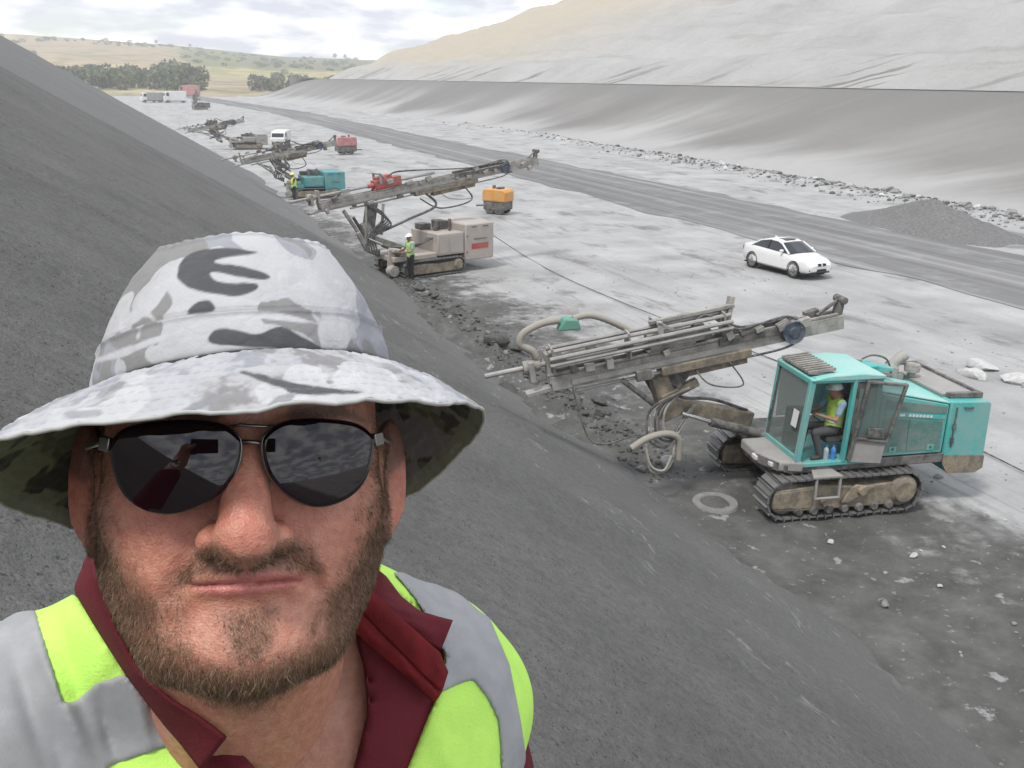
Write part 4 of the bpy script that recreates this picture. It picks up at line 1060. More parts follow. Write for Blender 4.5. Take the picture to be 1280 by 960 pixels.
def leaf(name, A, B, oa, ob, mat, n=40, m=12, thick=2.2, bulge=2.0, wav=1.0, seed=1):
    A, B = resample(A, n), resample(B, n); V = []; ii = np.linspace(0, 1, n)
    for j in range(m):
        f = j/(m-1); off = (oa[0]*(1-f)+ob[0]*f)*(1-ii)+(oa[1]*(1-f)+ob[1]*f)*ii
        off = off+bulge*math.sin(math.pi*f)+wav*(vnoise(np.stack([ii*n*0.18, 0*ii+j*0.3, 0*ii+seed], -1), 150)-0.5)*2
        V.append(raycast(sdf_vest, A*(1-f)+B*f, off))
    V = np.array(V).reshape(m, n, 3)
    i = np.arange(m*n).reshape(m, n)
    q4 = np.stack([i[:-1, :-1], i[1:, :-1], i[1:, 1:], i[:-1, 1:]], -1).reshape(-1, 4)
    me = np_mesh(bpy.data.meshes.new(name), T2W(V.reshape(-1, 3)), q4)
    o = link(name, me, mat, None, smooth_deg=180); o.parent = shirt
    s = o.modifiers.new('thick', 'SOLIDIFY'); s.thickness = thick/1000; s.offset = 0
    return o
leaf('collar', [(114, 690), (128, 742), (146, 790), (172, 838), (212, 874), (250, 897), (283, 922)], [(104, 704), (94, 738), (124, 788), (160, 844), (204, 902), (228, 930), (252, 962)], (28, 40), (4, 26), MAROON, seed=3)
leaf('collar', [(472, 712), (452, 742), (490, 770), (530, 800), (550, 812)], [(482, 722), (500, 746), (524, 765), (548, 772), (565, 776)], (22, 5), (6, 9), MAROON, seed=5)
leaf('placket', [(462, 738), (490, 764), (520, 790), (548, 815), (559, 840)], [(450, 760), (475, 788), (505, 818), (532, 846), (552, 864)], (28, 10), (20, 7), RED, seed=7, wav=0.6)
leaf('placket', [(453, 765), (478, 792), (505, 820), (530, 844), (551, 866)], [(438, 782), (462, 806), (490, 830), (520, 856), (543, 878)], (18, 5), (10, 3), RED, seed=9, wav=0.6)
leaf('button_band', [(236, 892), (262, 905), (284, 922), (322, 964), (345, 1000)], [(222, 922), (240, 940), (255, 960), (290, 1000), (310, 1030)], (26, 20), (16, 14), MAROON, seed=11)

# ---- trousers and boots
FT = []
for sx in (-1, 1):
    f_ = T2W(np.array([[sx*125.0, 0, -120.0]]))[0]; zg = (8.05-f_[0])*0.655
    FT.append(np.array([sx*125.0, (zg-HEAD_O[2])*1000, -120.0]))
def fn_trousers(X, Y, Z):
    s = ell(X, Y, Z, (0, -800, -115), (178, 150, 130))
    for f_, sx in zip(FT, (-1, 1)):
        kn = np.array([sx*118.0, (-860+f_[1])/2-20, -85.0])
        s = smin(s, np.minimum(cap(X, Y, Z, (sx*88, -840, -118), kn, 98, 68), cap(X, Y, Z, kn, f_+[0, 130, 0], 68, 62)), 26)
    s = near(s, lambda x, y, z: wrinkle(x, y, z, 5, 70, 161), X, Y, Z)
    return np.maximum(s, Y+690)
fmin = min(FT[0][1], FT[1][1])
garment('trousers', fn_trousers, (-260, fmin+20, -280), (260, -680, 60), 9.0, fabric('dark_trousers', (0.035, 0.037, 0.045), 0.85))
for f_ in FT:
    mb = MB(); P = []
    def fn_boot(X, Y, Z, f_=f_):
        s = cap(X, Y, Z, f_+[0, 45, 10], f_+[0, 42, 145], 46, 40)
        s = smin(s, cap(X, Y, Z, f_+[0, 50, 0], f_+[0, 170, -5], 48, 50), 18)
        return np.maximum(s, f_[1]-12-Y)
    garment('boot', fn_boot, f_+np.array([-70, -30, -80]), f_+np.array([70, 200, 210]), 7.0, fabric('brown_boot_leather', (0.09, 0.055, 0.03), 0.6))

# ------------------------------------------------------------------ machines, vehicles, workers, loose things
TEAL = paint('teal_paint', (0.055, 0.40, 0.37), 0.42, amount=0.5, dirt=(0.30, 0.38, 0.36), scale=2.2)
TEAL_D = paint('teal_louvre', (0.065, 0.19, 0.165), 0.6, amount=0.45, scale=3)
TEAL_L = paint('pale_teal_roof', (0.16, 0.52, 0.47), 0.45, amount=0.45, dirt=(0.50, 0.55, 0.53), scale=1.3)  # paler teal for the cab roof and housing top
CREAM = paint('cream_paint', (0.44, 0.385, 0.335), 0.55, amount=0.5, dirt=(0.33, 0.32, 0.30), scale=2)
DUSTM = paint('dust_caked_steel', (0.20, 0.19, 0.17), 0.8, amount=0.85, dirt=(0.38, 0.365, 0.335), scale=4, bump=0.3)
DARKM = paint('oily_dark_steel', (0.05, 0.048, 0.044), 0.7, amount=0.75, dirt=(0.22, 0.21, 0.195), scale=5, bump=0.2)
BEIGE = paint('mud_caked_beige', (0.33, 0.275, 0.19), 0.9, amount=0.9, dirt=(0.145, 0.13, 0.108), scale=5, bump=0.7)
STEEL = paint('worn_track_steel', (0.20, 0.20, 0.20), 0.5, 0.5, amount=0.5, dirt=(0.25, 0.245, 0.235), scale=7)
ALU = paint('dusty_aluminium', (0.40, 0.39, 0.37), 0.5, 0.3, amount=0.55, dirt=(0.27, 0.26, 0.24), scale=5)
HOSEP = paint('pale_dust_hose', (0.34, 0.32, 0.27), 0.85, amount=0.4, scale=8)
RUB = paint('black_rubber', (0.025, 0.025, 0.024), 0.8, amount=0.75, dirt=(0.20, 0.195, 0.185), scale=8)
GREYP = paint('dusty_grey_deck', (0.27, 0.26, 0.245), 0.7, amount=0.5, dirt=(0.36, 0.35, 0.33), scale=3)
REDP = paint('red_paint', (0.42, 0.045, 0.035), 0.45, amount=0.4, scale=3)
REDF = paint('faded_red_paint', (0.42, 0.11, 0.10), 0.6, amount=0.45, dirt=(0.45, 0.40, 0.38), scale=2)
ORANGE = paint('orange_paint', (0.62, 0.27, 0.03), 0.5, amount=0.35, dirt=(0.5, 0.42, 0.30), scale=2)
WHITEP = paint('dusty_white_paint', (0.70, 0.70, 0.69), 0.5, amount=0.35, dirt=(0.5, 0.49, 0.47), scale=2)
BLUEP = paint('blue_black_drum', (0.022, 0.04, 0.075), 0.45, amount=0.4, dirt=(0.2, 0.2, 0.2), scale=6)
t = NT('tinted_cab_glass'); GLASS = t.p(Base_Color=(0.16, 0.20, 0.185), Roughness=0.06, Transmission_Weight=0.0, Alpha=0.45)
t = NT('dark_car_glass'); DGLASS = t.p(Base_Color=(0.03, 0.035, 0.04), Roughness=0.05)

def chain(pts, n=10):
    """smooth curve through points"""
    P = [Vector(p) for p in pts]; o = []
    for i in range(len(P)-1):
        a, b, c_, d = P[max(i-1, 0)], P[i], P[i+1], P[min(i+2, len(P)-1)]
        for k in range(n):
            u = k/n; o.append(0.5*((2*b)+(-a+c_)*u+(2*a-5*b+4*c_-d)*u*u+(-a+3*b-3*c_+d)*u**3))
    return o+[P[-1]]
def hose(name, pts, r, mat, e, ribs=0):
    p = chain(pts, 8); rr = [r*(1+(0.10 if (ribs and i % 2) else 0)) for i in range(len(p))]
    return MB().tube(p, rr, 8).build(name, mat, e, smooth_deg=60)

def track(e, y, L, R, wd, frame_mat, detailed):
    """crawler: shoes round idler and sprocket, side frame, rollers"""
    half = L/2-R; per = 4*half+2*math.pi*R
    def at_(s):
        s %= per
        if s < 2*half: return (half-s, 2*R+0.0, 0.0)             # along the top going back
        s -= 2*half
        if s < math.pi*R: a = s/R; return (-half-R*math.sin(a), R+R*math.cos(a), a)
        s -= math.pi*R
        if s < 2*half: return (-half+s, 0.0, math.pi)
        s -= 2*half; a = s/R; return (half+R*math.sin(a), R-R*math.cos(a), math.pi+a)
    n = int(per/0.155); par = MB()
    shoe = None; z0 = 0.035
    for k in range(n):
        x, z, a = at_((k+0.5)*per/n)
        if detailed:
            if shoe is None:
                m = MB(); m.box((-0.068, -wd/2, -0.020), (0.068, wd/2, 0.012)); m.prism([(-0.068, 0.012), (-0.040, 0.012), (-0.048, 0.052), (-0.060, 0.052)], -wd/2, wd/2)
                o = m.build('track_shoe', STEEL, e); shoe = o.data
            else:
                o = bpy.data.objects.new('track_shoe', shoe); C.objects.link(o); o.parent = e
            o.location = (x, y, z+z0); o.rotation_euler = (0, -a, 0)
        else:
            ca, sa = math.cos(a), math.sin(a)
            pr = [(-0.066, -0.02), (0.066, -0.02), (0.066, 0.014), (-0.04, 0.014), (-0.05, 0.05), (-0.062, 0.05)]
            par.prism([(x+q[0]*ca-q[1]*sa, z+z0+q[0]*sa+q[1]*ca) for q in pr], y-wd/2, y+wd/2)
    if not detailed: par.build('track_belt', STEEL, e)
    m = MB(); w2 = wd*0.44
    m.prism([(half+R*0.62, R*0.50), (half+R*0.62, R*1.55), (half*0.45, R*1.72), (-half*0.2, R*1.5), (-half*0.9, R*1.62), (-half-R*0.2, R*0.9), (-half+0.1, R*0.42), (half*0.8, R*0.42)], y-w2, y+w2)
    m.prism([(half+R*0.70, R*0.62), (half+R*0.70, R*1.45), (half*0.55, R*1.62), (half*0.55, R*0.55)], y-w2*1.06, y+w2*1.06)
    fr = m.build('track_frame', frame_mat, e, bevel=0.02)
    s_ = 1 if y > 0 else -1
    MB().lathe([(0.001, y+s_*(w2+0.07)), (R*0.52, y+s_*(w2+0.07)), (R*0.56, y+s_*(w2+0.05)), (R*0.80, y+s_*(w2-0.02)), (R*0.82, y-s_*w2)], (-half, 0, R+z0), 20, 'y').build('sprocket', frame_mat, e)
    MB().lathe([(0.001, y+s_*(w2-0.03)), (R*0.40, y+s_*(w2-0.03)), (R*0.84, y+s_*(w2-0.07)), (R*0.84, y-s_*w2)], (half, 0, R+z0), 20, 'y').build('idler', DARKM, e)
    if detailed:
        for k in range(7):
            xx = -half*0.78+k*half*1.56/6
            MB().lathe([(0.001, y+s_*(w2+0.045)), (0.06, y+s_*(w2+0.045)), (0.085, y+s_*(w2+0.01)), (0.085, y-s_*w2)], (xx, 0, R*0.36+0.02), 12, 'y').build('roller', DARKM, e)
        m = MB(); m.prism([(-0.30, R*1.60), (-0.52, R*1.50), (-0.05, R*0.75), (0.10, R*0.75), (-0.08, R*1.52), (-0.16, R*1.66)], y+s_*w2, y+s_*(w2+0.05)); m.build('pivot_bracket', frame_mat, e, bevel=0.015)
        MB().lathe([(0.001, y+s_*(w2+0.11)), (0.075, y+s_*(w2+0.11)), (0.085, y+s_*(w2+0.09)), (0.085, y+s_*w2)], (-0.27, 0, R*1.36), 14, 'y').build('pivot_pin', frame_mat, e)
        MB().lathe([(0.001, y+s_*(w2+0.09)), (0.05, y+s_*(w2+0.09)), (0.06, y+s_*(w2+0.07)), (0.06, y+s_*w2)], (0.42, 0, R*0.85), 12, 'y').build('tension_cap', frame_mat, e)

def mast(e, lo, hi, y, drift_mat, rich=True, magazine=True, k=1.0, du=0.40):
    """feed beam with rock drill, rods and hoses; lo/hi are (x, z) of its ends, y its plane"""
    a = Vector((lo[0], y, lo[1])); b = Vector((hi[0], y, hi[1])); L = (b-a).length; d = (b-a)/L
    up = Vector((0, 1, 0)).cross(d); up = up if up.z > 0 else -up; sd_ = Vector((0, 1, 0))
    def P(u, v, w=0.0): return a+d*u+up*v*k+sd_*w*k
    m = MB(); m.beam(P(0.55, 0.0), P(L, 0.0), 0.22*k, 0.20*k, up=up); m.beam(P(0.5, 0.125, 0.085), P(L-0.1, 0.125, 0.085), 0.05, 0.05, up=up); m.beam(P(0.5, 0.125, -0.085), P(L-0.1, 0.125, -0.085), 0.05, 0.05, up=up)
    m.build('feed_beam', DUSTM, e, bevel=0.012)
    MB().beam(P(0.9, -0.02, 0.118), P(L*0.66, -0.02, 0.118), 0.016, 0.10, up=up).build('side_rail', ALU, e)
    MB().tube([P(-0.55, 0.27), P(L*0.52, 0.27)], 0.034*k, 10).build('drill_rod', ALU, e)
    m = MB(); m.beam(P(0.25, 0.08), P(0.25, 0.36), 0.30, 0.10, up=d); m.beam(P(0.55, 0.0), P(0.55, 0.42), 0.26, 0.07, up=d); m.cyl(P(0.12, 0.27), P(0.42, 0.27), 0.12, 0.10, 14); m.build('centraliser', DUSTM, e, bevel=0.012)
    MB().beam(P(0.1, -0.10), P(0.75, -0.06), 0.20, 0.08, up=up).build('foot_spike', ALU, e, bevel=0.01)
    # drifter
    u0 = L*du
    m = MB(); m.beam(P(u0-0.05, 0.27), P(u0+0.75*k, 0.29), 0.24*k, 0.22*k, up=up); m.cyl(P(u0-0.3, 0.27), P(u0-0.02, 0.27), 0.075, 0.10, 12); m.beam(P(u0+0.05, 0.40), P(u0+0.45*k, 0.42), 0.17*k, 0.12*k, up=up); m.beam(P(u0-0.1, 0.16), P(u0+0.8, 0.16), 0.30, 0.05, up=up)
    m.build('rock_drill', drift_mat, e, bevel=0.018)
    if rich:
        m = MB()
        for s_ in (-1, 1):
            m.beam(P(u0+0.15, 0.30, s_*0.17), P(u0+0.15, 0.56, s_*0.17), 0.03, 0.10, up=d)
        m.beam(P(u0+0.15, 0.54, -0.18), P(u0+0.15, 0.54, 0.18), 0.08, 0.06, up=up); m.beam(P(u0+0.38, 0.42, 0.17), P(u0+0.1, 0.56, 0.17), 0.03, 0.06, up=d)
        m.build('drill_bracket', ALU, e, bevel=0.008)
    if magazine:
        for uu in (0.62, L*0.33, L*0.62):
            MB().beam(P(uu, 0.14, 0.05), P(uu, 0.52, 0.09), 0.28, 0.035, up=d).build('rod_rack', DUSTM, e, bevel=0.008)
        for q_, (vv, ww) in enumerate(((0.29, 0.20), (0.38, 0.21), (0.46, 0.15), (0.48, 0.03), (0.40, -0.09))):
            MB().tube([P(0.55, vv, ww), P(L*0.64, vv, ww)], 0.030*k, 8).build('spare_rod', ALU, e)
        m = MB(); m.beam(P(L*0.40, 0.55, 0.06), P(L*0.66, 0.55, 0.06), 0.09, 0.07, up=up); m.beam(P(L*0.63, 0.26, 0.05), P(L*0.66, 0.66, 0.0), 0.18, 0.08, up=d); m.beam(P(L*0.66, 0.52, 0.0), P(L*0.62, 0.34, 0.15), 0.06, 0.06, up=d); m.build('rod_gripper', DUSTM, e, bevel=0.01)
    # hose drum, upper slide, head
    ud = L*0.83
    m = MB(); c_ = P(ud, 0.03, 0.16)
    m.lathe([(0.001, 0.06), (0.09, 0.06), (0.10, 0.045), (0.17, 0.045), (0.205, 0.065), (0.21, 0.04), (0.21, -0.05), (0.001, -0.05)], c_, 20, 'y'); m.build('hose_drum', BLUEP, e)
    m = MB(); m.beam(P(L*0.60, 0.18, 0.0), P(L*0.86, 0.16, 0.0), 0.10, 0.08, up=up); m.beam(P(L*0.60, 0.10, 0.13), P(L*0.82, 0.08, 0.13), 0.03, 0.14, up=up); m.build('hose_guide', DARKM, e, bevel=0.01)
    m = MB(); m.beam(P(L-0.12, -0.08), P(L+0.02, 0.32), 0.20, 0.10, up=d); m.beam(P(L-0.45, 0.14), P(L-0.02, 0.30), 0.06, 0.05, up=up); m.cyl(P(L+0.02, 0.30, -0.12), P(L+0.02, 0.30, 0.12), 0.07, n=10); m.build('mast_head', DARKM, e, bevel=0.012)
    # slide carriage under the beam
    m = MB(); m.beam(P(L*0.42, -0.15), P(L*0.70, -0.15), 0.28*k, 0.13*k, up=up); m.beam(P(L*0.50, -0.25), P(L*0.69, -0.24), 0.17*k, 0.13*k, up=up); m.build('slide_carriage', BEIGE, e, bevel=0.02)
    MB().tube([P(L*0.16, -0.17, 0.06), P(L*0.47, -0.17, 0.06)], 0.032, 8).build('feed_cylinder', ALU, e)
    hose('hydraulic_hose', [P(u0+0.7, 0.36, 0.1), P(u0+1.0, 0.52, 0.14), P(L*0.66, 0.24, 0.16), P(ud-0.1, 0.27, 0.16), P(ud+0.2, 0.02, 0.16), P(ud-0.1, -0.17, 0.14), P(L*0.66, -0.2, 0.12)], 0.022, RUB, e)
    hose('hydraulic_hose', [P(u0+0.7, 0.32, -0.05), P(u0+1.1, 0.48, 0.0), P(L*0.68, 0.22, 0.05), P(ud, 0.22, 0.06)], 0.022, RUB, e)
    hose('hydraulic_hose', [P(L*0.62, -0.15, 0.12), P(L*0.66, -0.55, 0.2), P(L*0.56, -0.45, 0.2), P(L*0.52, -0.2, 0.1)], 0.014, RUB, e)
    if rich:
        r_ = random.Random(int(L*100))
        for q_ in range(22):
            u_ = 0.6+(L-1.2)*q_/21+r_.uniform(-0.1, 0.1); v_ = r_.choice((0.12, 0.16, 0.02, -0.12) if u_ > L*0.36 else (0.14, 0.20, 0.30, -0.12)); w_ = r_.choice((0.13, 0.15, -0.1))
            MB().beam(P(u_, v_, w_), P(u_+r_.uniform(0.10, 0.28), v_+r_.uniform(-0.02, 0.06), w_), r_.uniform(0.05, 0.11)*k, r_.uniform(0.06, 0.15)*k, up=up).build('mast_fitting', r_.choice((DUSTM, ALU, DARKM)), e, bevel=0.008)
    return P, L

def boom(e, base, tip, y0, y1, mat, hang=True):
    """lower boom, upright bracket that carries the mast, lift cylinders, loops of hose"""
    B = Vector((base[0], y0, base[1])); T = Vector((tip[0], y1, tip[1])); d = (T-B).normalized()
    m = MB(); m.beam(B, T, 0.30, 0.30, w2=0.24, h2=0.24); m.build('boom', mat, e, bevel=0.03)
    m = MB(); m.beam(T+Vector((-0.15, 0, -0.25)), T+Vector((0.18, 0, 0.55)), 0.34, 0.42, up=(1, 0, 0), w2=0.26, h2=0.30); m.beam(T+Vector((-0.55, 0.12, 0.42)), T+Vector((0.1, 0.1, 0.1)), 0.14, 0.16); m.build('boom_head', mat, e, bevel=0.025)
    m = MB(); m.cyl(B+Vector((-0.05, 0.34, -0.18)), B+d*1.0+Vector((0, 0.30, -0.12)), 0.085, n=14); m.build('lift_cylinder', DARKM, e)
    MB().cyl(B+d*1.0+Vector((0, 0.30, -0.12)), B+d*1.62+Vector((0, 0.26, -0.07)), 0.042, n=12).build('cylinder_rod', plain('chrome', (0.6, 0.6, 0.6), 0.25, 1.0), e)
    m = MB(); m.cyl(T+Vector((0.0, -0.2, -0.05)), T+Vector((0.5, -0.2, 0.75)), 0.06, n=10); m.build('tilt_cylinder', DARKM, e)
    if hang:
        for k in range(5):
            o = 0.07*k
            hose('hydraulic_hose', [T+Vector((-0.35, 0.15+o*0.5, 0.35)), T+Vector((0.05+o, 0.25, 0.0)), T+Vector((0.08+o, 0.28, -0.40-o*0.6)), T+Vector((-0.15+o*0.6, 0.28, -0.52-o*0.8)), T+Vector((-0.30+o*0.3, 0.22, -0.35)), T+Vector((-0.5, 0.2, 0.0))], 0.024, [DUSTM, DARKM, RUB][k % 3], e)
        hose('hydraulic_hose', [B+Vector((0.1, 0.1, 0.2)), B+d*0.9+Vector((0, 0.1, 0.26)), B+d*1.6+Vector((0, 0.12, 0.20)), T+Vector((-0.1, 0.1, 0.4))], 0.03, RUB, e)

def rig_near():
    e = thing('drill_rig', (11.04, 12.4, 0.02), math.radians(169.6), 'teal crawler drill rig with an open cab door, nearest to the man', 'drill rig')
    for y in (1.05, -1.05): track(e, y, 2.95, 0.36, 0.50, BEIGE, True)
    m = MB(); m.box((-1.2, -0.80, 0.42), (1.0, 0.80, 0.80)); m.beam((0.55, -1.0, 0.55), (0.55, 1.0, 0.55), 0.22, 0.22); m.beam((-0.6, -1.0, 0.55), (-0.6, 1.0, 0.55), 0.22, 0.22); m.build('undercarriage', DARKM, e, bevel=0.02)
    m = MB(); m.prism([(1.02, 0.80), (1.15, 0.84), (1.15, 0.98), (-1.95, 1.00), (-1.95, 0.82)], -1.12, 1.12); m.build('deck', DARKM, e, bevel=0.02)
    m = MB(); m.prism([(0.82, 1.19), (1.22, 1.08), (1.42, 0.60), (1.42, -0.05), (0.82, -0.05)], 0.84, 1.04, 'z'); m.build('front_tray', GREYP, e, bevel=0.04)
    m = MB(); m.hexa([(1.215, 1.06, 0.86), (1.245, 1.07, 0.86), (1.435, 0.62, 0.86), (1.41, 0.60, 0.86)], [(1.215, 1.06, 1.01), (1.245, 1.07, 1.01), (1.435, 0.62, 1.01), (1.41, 0.60, 1.01)]); m.build('bumper_panel', DARKM, e)
    for yy in (0.58, 0.90): MB().box((1.40-(yy-0.6)*0.42+0.0, yy-0.08, 0.90), (1.40-(yy-0.6)*0.42+0.055, yy+0.08, 0.98)).build('marker_lamp', WHITEP, e, bevel=0.01)
    # cab
    Y0, Y1, X0, X1, Z0, Z1 = -0.10, 1.15, -0.50, 0.86, 0.98, 2.52
    fx = X1+0.06
    cab = MB(); cab.box((X0, Y0, Z0-0.06), (X1+0.02, Y1, Z0+0.02)); cab = cab.build('cab', TEAL, e, bevel=0.015)
    def pil(a, b, w_=0.08, h_=0.08, up=(1, 0, 0)): MB().beam(a, b, w_, h_, up=up).build('pillar', TEAL, cab, bevel=0.012)
    pil((fx, Y1-0.05, Z0), (X1-0.06, Y1-0.05, Z1-0.02), 0.09, 0.10); pil((fx, Y0+0.05, Z0), (X1-0.06, Y0+0.05, Z1-0.02), 0.07, 0.07)
    pil((0.06, Y1-0.04, Z0), (0.02, Y1-0.04, Z1), 0.10, 0.07); pil((X0+0.05, Y1-0.04, Z0), (X0+0.05, Y1-0.04, Z1-0.08), 0.07, 0.09); pil((X0+0.05, Y0+0.04, Z0), (X0+0.05, Y0+0.04, Z1-0.08), 0.07, 0.09)
    pil((fx, Y0+0.03, Z0+0.10), (fx, Y1-0.03, Z0+0.10), 0.08, 0.10, up=(0, 0, 1)); pil((X1-0.05, Y0+0.03, Z1-0.05), (X1-0.05, Y1-0.03, Z1-0.05), 0.09, 0.09, up=(0, 0, 1))
    pil((X1-0.06, Y1-0.05, Z1-0.03), (X0, Y1-0.05, Z1-0.05), 0.10, 0.09, up=(0, 0, 1)); pil((X1-0.06, Y0+0.05, Z1-0.03), (X0, Y0+0.05, Z1-0.05), 0.10, 0.09, up=(0, 0, 1))
    roof = MB(); roof.prism([(X1-0.02, Z1), (0.50, Z1+0.055), (-0.1, Z1+0.07), (X0-0.02, Z1+0.02), (X0-0.02, Z1-0.05), (X1-0.02, Z1-0.04)], Y0-0.01, Y1+0.02); roof.build('cab_roof', TEAL_L, cab, bevel=0.03)
    MB().box((0.36, Y0+0.12, Z1+0.045), (0.83, Y1-0.12, Z1+0.062)).build('skylight', DARKM, cab)
    for k in range(10):
        yy = Y0+0.16+k*(Y1-Y0-0.32)/9
        MB().beam((0.84, yy, Z1+0.075), (0.34, yy, Z1+0.12), 0.035, 0.05).build('guard_slat', DUSTM, cab)
    MB().hexa([(fx+0.005, Y0+0.08, Z0+0.14), (fx+0.02, Y0+0.08, Z0+0.14), (fx+0.02, Y1-0.10, Z0+0.14), (fx+0.005, Y1-0.10, Z0+0.14)], [(X1-0.055, Y0+0.08, Z1-0.08), (X1-0.045, Y0+0.08, Z1-0.08), (X1-0.045, Y1-0.10, Z1-0.08), (X1-0.055, Y1-0.10, Z1-0.08)]).build('windscreen', GLASS, cab)
    m = MB(); m.hexa([(fx+0.018, Y0+0.06, Z0+0.13), (fx+0.03, Y0+0.06, Z0+0.13), (fx+0.03, Y0+0.11, Z0+0.13), (fx+0.018, Y0+0.11, Z0+0.13)], [(X1-0.042, Y0+0.06, Z1-0.07), (X1-0.03, Y0+0.06, Z1-0.07), (X1-0.03, Y0+0.11, Z1-0.07), (X1-0.042, Y0+0.11, Z1-0.07)]); m.build('seal', RUB, cab)
    MB().hexa([(fx+0.022, 0.80, Z0+0.62), (fx+0.026, 0.80, Z0+0.62), (fx+0.026, 0.98, Z0+0.62), (fx+0.022, 0.98, Z0+0.62)], [(fx-0.012, 0.80, Z0+0.92), (fx-0.008, 0.80, Z0+0.92), (fx-0.008, 0.98, Z0+0.92), (fx-0.012, 0.98, Z0+0.92)]).build('notice_sheet', WHITEP, cab)
    MB().box((X0+0.12, Y0+0.015, Z0+0.45), (X1-0.10, Y0+0.03, Z1-0.12)).build('side_window', GLASS, cab)
    MB().box((X0+0.02, Y0+0.1, Z0), (X0+0.05, Y1-0.1, Z0+0.75)).build('rear_panel', DARKM, cab); MB().box((X0+0.02, Y0+0.1, Z0+0.78), (X0+0.04, Y1-0.1, Z1-0.12)).build('rear_window', GLASS, cab)
    MB().box((X0+0.10, Y1-0.05, Z0+0.02), (0.01, Y1-0.02, Z1-0.10)).build('side_panel', DARKM, cab)
    MB().prism([(-0.36, Z1-0.22), (-0.08, Z1-0.22), (-0.08, Z0+0.62), (-0.40, Z0+0.50)], Y1-0.018, Y1-0.006).build('side_pane', TEAL_D, cab)
    MB().prism([(-0.36, Z1-0.55), (-0.12, Z1-0.85), (-0.06, Z1-0.85), (-0.06, Z1-1.00), (-0.32, Z1-1.02), (-0.40, Z1-0.92)], Y1-0.004, Y1+0.004).build('side_trim', TEAL, cab)
    m = MB(); m.box((-0.15, 0.45, Z0+0.28), (0.33, 0.95, Z0+0.40)); m.prism([(-0.20, Z0+0.36), (-0.06, Z0+0.36), (-0.16, Z0+1.05), (-0.28, Z0+1.05)], 0.47, 0.93); m.build('seat', RUB, cab, bevel=0.04)
    m = MB(); m.beam((0.62, 0.30, Z0), (0.60, 0.30, Z0+0.75), 0.12, 0.3); m.tube([(0.55, 0.55, Z0+0.1), (0.5, 0.62, Z0+0.62)], 0.02, 8); m.build('control_console', DARKM, cab, bevel=0.02)
    # the open door, swung back along the side
    hx, hy = 0.04, Y1+0.04; dv = Vector((-0.70, 0.20, 0)).normalized(); nv = Vector((-dv.y, dv.x, 0))
    def D(u, z, w=0): return Vector((hx, hy, 0))+dv*u+Vector((-0.30*(z-Z0)/1.5*0.0-0.13*(z-Z0), 0, z))+nv*w
    door = MB()
    for a, b in (((0.03, Z0+0.06), (0.03, Z1-0.05)), ((0.03, Z1-0.07), (0.66, Z1-0.10)), ((0.66, Z1-0.08), (0.58, Z0+0.42)), ((0.03, Z0+0.46), (0.60, Z0+0.42))):
        door.beam(D(*a), D(*b), 0.05, 0.085, up=nv)
    door = door.build('cab_door', DARKM, e, bevel=0.012)
    MB().add([D(0.04, Z0+0.02), D(0.58, Z0+0.02), D(0.58, Z0+0.44), D(0.04, Z0+0.46), D(0.04, Z0+0.02, 0.03), D(0.58, Z0+0.02, 0.03), D(0.58, Z0+0.44, 0.03), D(0.04, Z0+0.46, 0.03)], [(0, 1, 2, 3), (7, 6, 5, 4), (0, 4, 5, 1), (1, 5, 6, 2), (2, 6, 7, 3), (3, 7, 4, 0)]).build('lower_panel', GREYP, door)
    MB().add([D(0.06, Z0+0.47), D(0.58, Z0+0.45), D(0.63, Z1-0.13), D(0.06, Z1-0.10), D(0.06, Z0+0.47, 0.008), D(0.58, Z0+0.45, 0.008), D(0.63, Z1-0.13, 0.008), D(0.06, Z1-0.10, 0.008)], [(0, 1, 2, 3), (7, 6, 5, 4), (0, 4, 5, 1), (1, 5, 6, 2), (2, 6, 7, 3), (3, 7, 4, 0)]).build('door_glass', GLASS, door)
    MB().beam(D(0.22, Z0+0.58, -0.04), D(0.50, Z0+0.58, -0.04), 0.05, 0.16).build('door_latch', RUB, door)
    # engine housing
    m = MB(); m.prism([(X0-0.03, 1.02), (X0-0.03, 2.20), (-1.86, 1.92), (-1.86, 1.02)], -1.12, 1.13); hs = m.build('engine_housing', TEAL, e, bevel=0.02)
    MB().prism([(X0-0.02, 2.215), (-1.88, 1.93), (-1.88, 1.96), (X0-0.02, 2.25)], -0.08, 1.12).build('housing_top', TEAL_L, hs, bevel=0.01)
    MB().prism([(-0.62, 1.90), (-0.62, 2.08), (-1.82, 1.885), (-1.82, 1.76)], 1.13, 1.145).build('upper_panel', TEAL_D, hs)
    MB().prism([(-0.62, 1.86), (-0.62, 1.79), (-1.80, 1.66), (-1.80, 1.73)], 1.13, 1.15).build('lettered_stripe', TEAL, hs)
    for k, xx in enumerate((-0.95, -1.10, -1.17, -1.24, -1.31, -1.38, -1.45, -1.52)):
        zz_ = 1.825+(xx+0.62)*0.11; wd_ = 0.05 if k else 0.10
        MB().box((xx-wd_/2, 1.152, zz_-0.022), (xx+wd_/2, 1.155, zz_+0.022)).build('stripe_mark', WHITEP, hs)
    MB().prism([(-0.66, 1.10), (-0.60, 1.74), (-1.10, 1.685), (-1.12, 1.10)], 1.13, 1.145).build('louvre_panel', TEAL_D, hs); MB().prism([(-1.14, 1.10), (-1.12, 1.685), (-1.78, 1.61), (-1.80, 1.10)], 1.13, 1.145).build('louvre_panel', TEAL_D, hs)
    for xx in (-0.86, -1.60):
        MB().box((xx-0.07, 1.147, 1.10), (xx+0.07, 1.155, 1.20)).build('panel_latch', TEAL, hs); MB().lathe([(0.001, 1.162), (0.028, 1.162), (0.03, 1.15)], (xx, 0, 1.155), 10, 'y').build('lock', RUB, hs)
